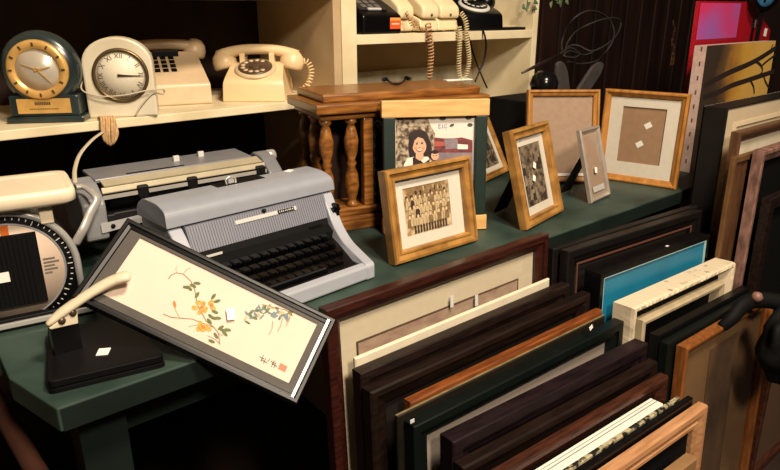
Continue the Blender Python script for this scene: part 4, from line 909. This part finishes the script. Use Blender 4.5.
mr.inputs['From Min'].default_value = -w / 2 + .11; mr.inputs['From Max'].default_value = w / 2 + .11; gm.links.new(ma.outputs[0], mr.inputs['Value']); gm.links.new(mr.outputs[0], cr_.inputs[0])
el = cr_.color_ramp.elements; el[0].position = .16; el[0].color = lin('#33271d'); el[1].position = .55; el[1].color = lin('#bd9038'); e2 = el.new(.28); e2.color = lin('#5f4526'); e3 = el.new(.36); e3.color = lin('#96682a'); e4 = el.new(.8); e4.color = lin('#cda552')
gm.links.new(cr_.outputs[0], gb.inputs['Base Color'])
m = MB(); yl = [0.0]
def CP(pts, mi): yl[0] -= .00025; m.poly(pts, yl[0], mi)
CP([(-w / 2, 0), (w / 2, 0), (w / 2, h), (-w / 2, h)], 0)
def BR(pts, wd): yl[0] -= .00025; m.stroke([cvp(*q) for q in smoothpath([(a, c, 0) for a, c in pts], 4) and [(p[0], p[1]) for p in smoothpath([(a, c, 0) for a, c in pts], 4)]], wd, yl[0], 3)
BR([(105, 365), (160, 335), (220, 305), (280, 280), (330, 255), (370, 230), (408, 205)], .017)
BR([(100, 415), (160, 395), (220, 365), (280, 345), (340, 325), (400, 305)], .016)
BR([(320, 260), (345, 280), (350, 305), (335, 325)], .009); BR([(345, 285), (365, 265), (405, 235)], .008); BR([(355, 315), (362, 345), (378, 375)], .007); BR([(300, 345), (312, 370), (315, 398)], .007); BR([(380, 222), (395, 190)], .005)
m.build('painted_face', [gnd, brk, tr, brn], cp)
A = pY(700, 1, .95); B = pY(776, -2, .95); w = B.x - A.x
M, w, h = edgeM((A.x, .95, 0), (B.x, .95, 0), A.z, .012, 1, False)
rb = thing('red_poster', 'glossy red board with magenta picture behind the branch canvas', 'poster', M)
m = MB(); kk = [loc(M, 738, 0), loc(M, 776, 30)]
m.prism([(-w / 2, 0), (w / 2, 0), (w / 2, kk[1][1]), (loc(M, 752, 3)[0], h), (-w / 2, h)], 0, .012, 'y'); m.build('board', red, rb)
def rdp(px, py): return loc(M, 680 + px / 4.27, py / 4.27)
p1 = rdp(90, 12); p2 = rdp(238, 160)
m = MB(); m.box(p1[0], p2[0], -.0008, 0, p2[1], p1[1]); m.build('picture', pink, rb)
for a in ((316, 100), (364, 138)):
    x, z = rdp(*a); sticker(rb, x, z, -.0005, .026, .1)
c = pY(766, -12, .912)
pl = thing('glass_plate', 'round black plate with blue glass centre above the red board', 'plate', Matrix.Translation(c) @ Matrix.Rotation(R(-12), 4, 'Z'))
m = MB(); m.lathe([(.04, .0), (.055, .006), (.068, .012), (.072, .008), (.06, -.006), (0, -.008), (0, .0)], 40, 0, FY); m.build('rim', black, pl)
m = MB(); m.lathe([(0, .001), (.045, .004), (.062, .008), (.062, .004), (0, -.001)], 40, 0, FY); m.build('centre', blueg, pl)
m = MB(); m.box(-.006, .006, -.004, .004, -c.z - T, -.02); m.build('stand', blackm, pl)

# ---------------------------------------------------------------- dark tangle behind the oak frames
m = MB(); m.box(1.47, 1.85, 1.14, 1.30, 0, .205); tag(m.build('storage_box', blackm, None, bevel=.004), 'plain black box behind the two oak frames, under the tangled cables', 'box')
Yt = 1.22
greyc = mat('grey_cable', '#2c2927', .6, spec=.2)
def cc(pts, y=Yt, dy=.03): return [pY(500 + a / 4.7, c / 4.7, y + dy * math.sin(i * 1.3)) for i, (a, c) in enumerate(pts)]
for lab, pts in (('large loop of dark grey cable standing above the blank oak frame', [(290, 235), (292, 190), (310, 140), (350, 85), (410, 52), (470, 60), (515, 95), (535, 140), (530, 190), (500, 240), (455, 285), (380, 300), (320, 290)]),
                 ('tall slanted loop of dark grey cable crossing the rounder one', [(305, 240), (320, 195), (355, 150), (410, 118), (480, 92), (540, 85), (568, 105), (550, 160), (500, 210), (430, 240), (370, 215), (330, 215), (300, 245)]),
                 ('small bundle of dark grey cable at the foot of the two loops', [(285, 250), (330, 225), (375, 250), (350, 270), (300, 262), (330, 240), (400, 258), (470, 225)])):
    m = MB(); m.tube(smoothpath(cc(pts)), .0029, 6); tag(m.build('cable_loop', greyc), lab, 'cable')
m = MB(); a = pY(522, 73, 1.17); c = pY(557, 56, 1.22); m.tube([a, a.lerp(c, .5), c], [.003, .006, .005], 8); tag(m.build('black_stick', mat('dark_stick', '#241815', .4)), 'dark tapering stick poking out left of the cables', 'stick')
c = pY(545, 79, 1.2); m = MB(); m.lathe([(0, -.04), (.03, -.036), (.042, -.015), (.04, .008), (.028, .025), (.012, .033), (0, .034)], 28, 0, Matrix.Translation((c.x, c.y, .247)) @ Matrix.Rotation(R(20), 4, 'Y')); tag(m.build('black_ball_lamp', mat('gloss_black_metal', '#141414', .18, .3)), 'glossy black rounded dome beside the cables', 'dome')
for lab, pts, y in (('grey rounded flat blade standing upright below the cable loops', [(272, 292), (300, 285), (320, 330), (336, 464), (280, 464), (268, 350)], 1.205), ('grey rounded flat blade slanting right below the cable loops', [(440, 310), (475, 288), (492, 300), (478, 345), (400, 464), (340, 464)], 1.215)):
    pp = [pY(500 + a / 4.7, c / 4.7, y) for a, c in pts]
    m = MB(); m.prism(rounded([(q.x, q.z) for q in pp], .014, 4), y, y + .012, 'y'); tag(m.build('grey_blade', mat('dusty_grey', '#3f3b3a', .6, 0, .2, 40), None, bevel=.003), lab, 'blade')

# brown rail low at the left
a = pz(-34, 352, -.08); c = pz(36, 470, -.16); d = (c - a).normalized()
m = MB(); m.tube([a, c, c + d * ((c.z + T) / -d.z * .985)], .014, 10); tag(m.build('wooden_pole', mat('dull_brown_pole', '#5f3b2c', .5, 0, .3, 20)), 'brown wooden pole leaning low beside the left table corner', 'pole')

# ---------------------------------------------------------------- lift everything to the real floor level
for o in list(C.objects):
    if o.parent is None: o.location.z += T
# ---------------------------------------------------------------- lights and camera
def area(name, locv, target, size, power, col):
    L = bpy.data.lights.new(name, 'AREA'); L.energy = power; L.size = size; L.color = col; L.shape = 'DISK'
    o = bpy.data.objects.new(name, L); C.objects.link(o); o.location = locv
    o.rotation_euler = (Vector(target) - Vector(locv)).to_track_quat('-Z', 'Y').to_euler(); return o
area('room_lamp', (.15, -.8, 1.42 + T), (.95, .9, T), .3, 46, (1, .835, .65))
area('ceiling_lamp', (.7, -.30, 2.75), (.85, .9, T), .4, 72, (1, .83, .64))
wd = bpy.data.worlds.new('world'); bpy.context.scene.world = wd; wd.use_nodes = True
wd.node_tree.nodes['Background'].inputs[0].default_value = (.55, .6, .9, 1); wd.node_tree.nodes['Background'].inputs[1].default_value = .008
cam = bpy.data.cameras.new('camera'); cam.lens = f / 780 * 36; cam.sensor_width = 36; cam.clip_start = .02
co = bpy.data.objects.new('camera', cam); C.objects.link(co)
rot = Matrix((RT, UP, -FW)).transposed(); co.matrix_world = Matrix.Translation(CAM + Vector((0, 0, T))) @ rot.to_4x4()
sc = bpy.context.scene; sc.camera = co
sc.view_settings.view_transform = 'Standard'; sc.view_settings.look = 'None'; sc.view_settings.exposure = 0; sc.view_settings.gamma = 1
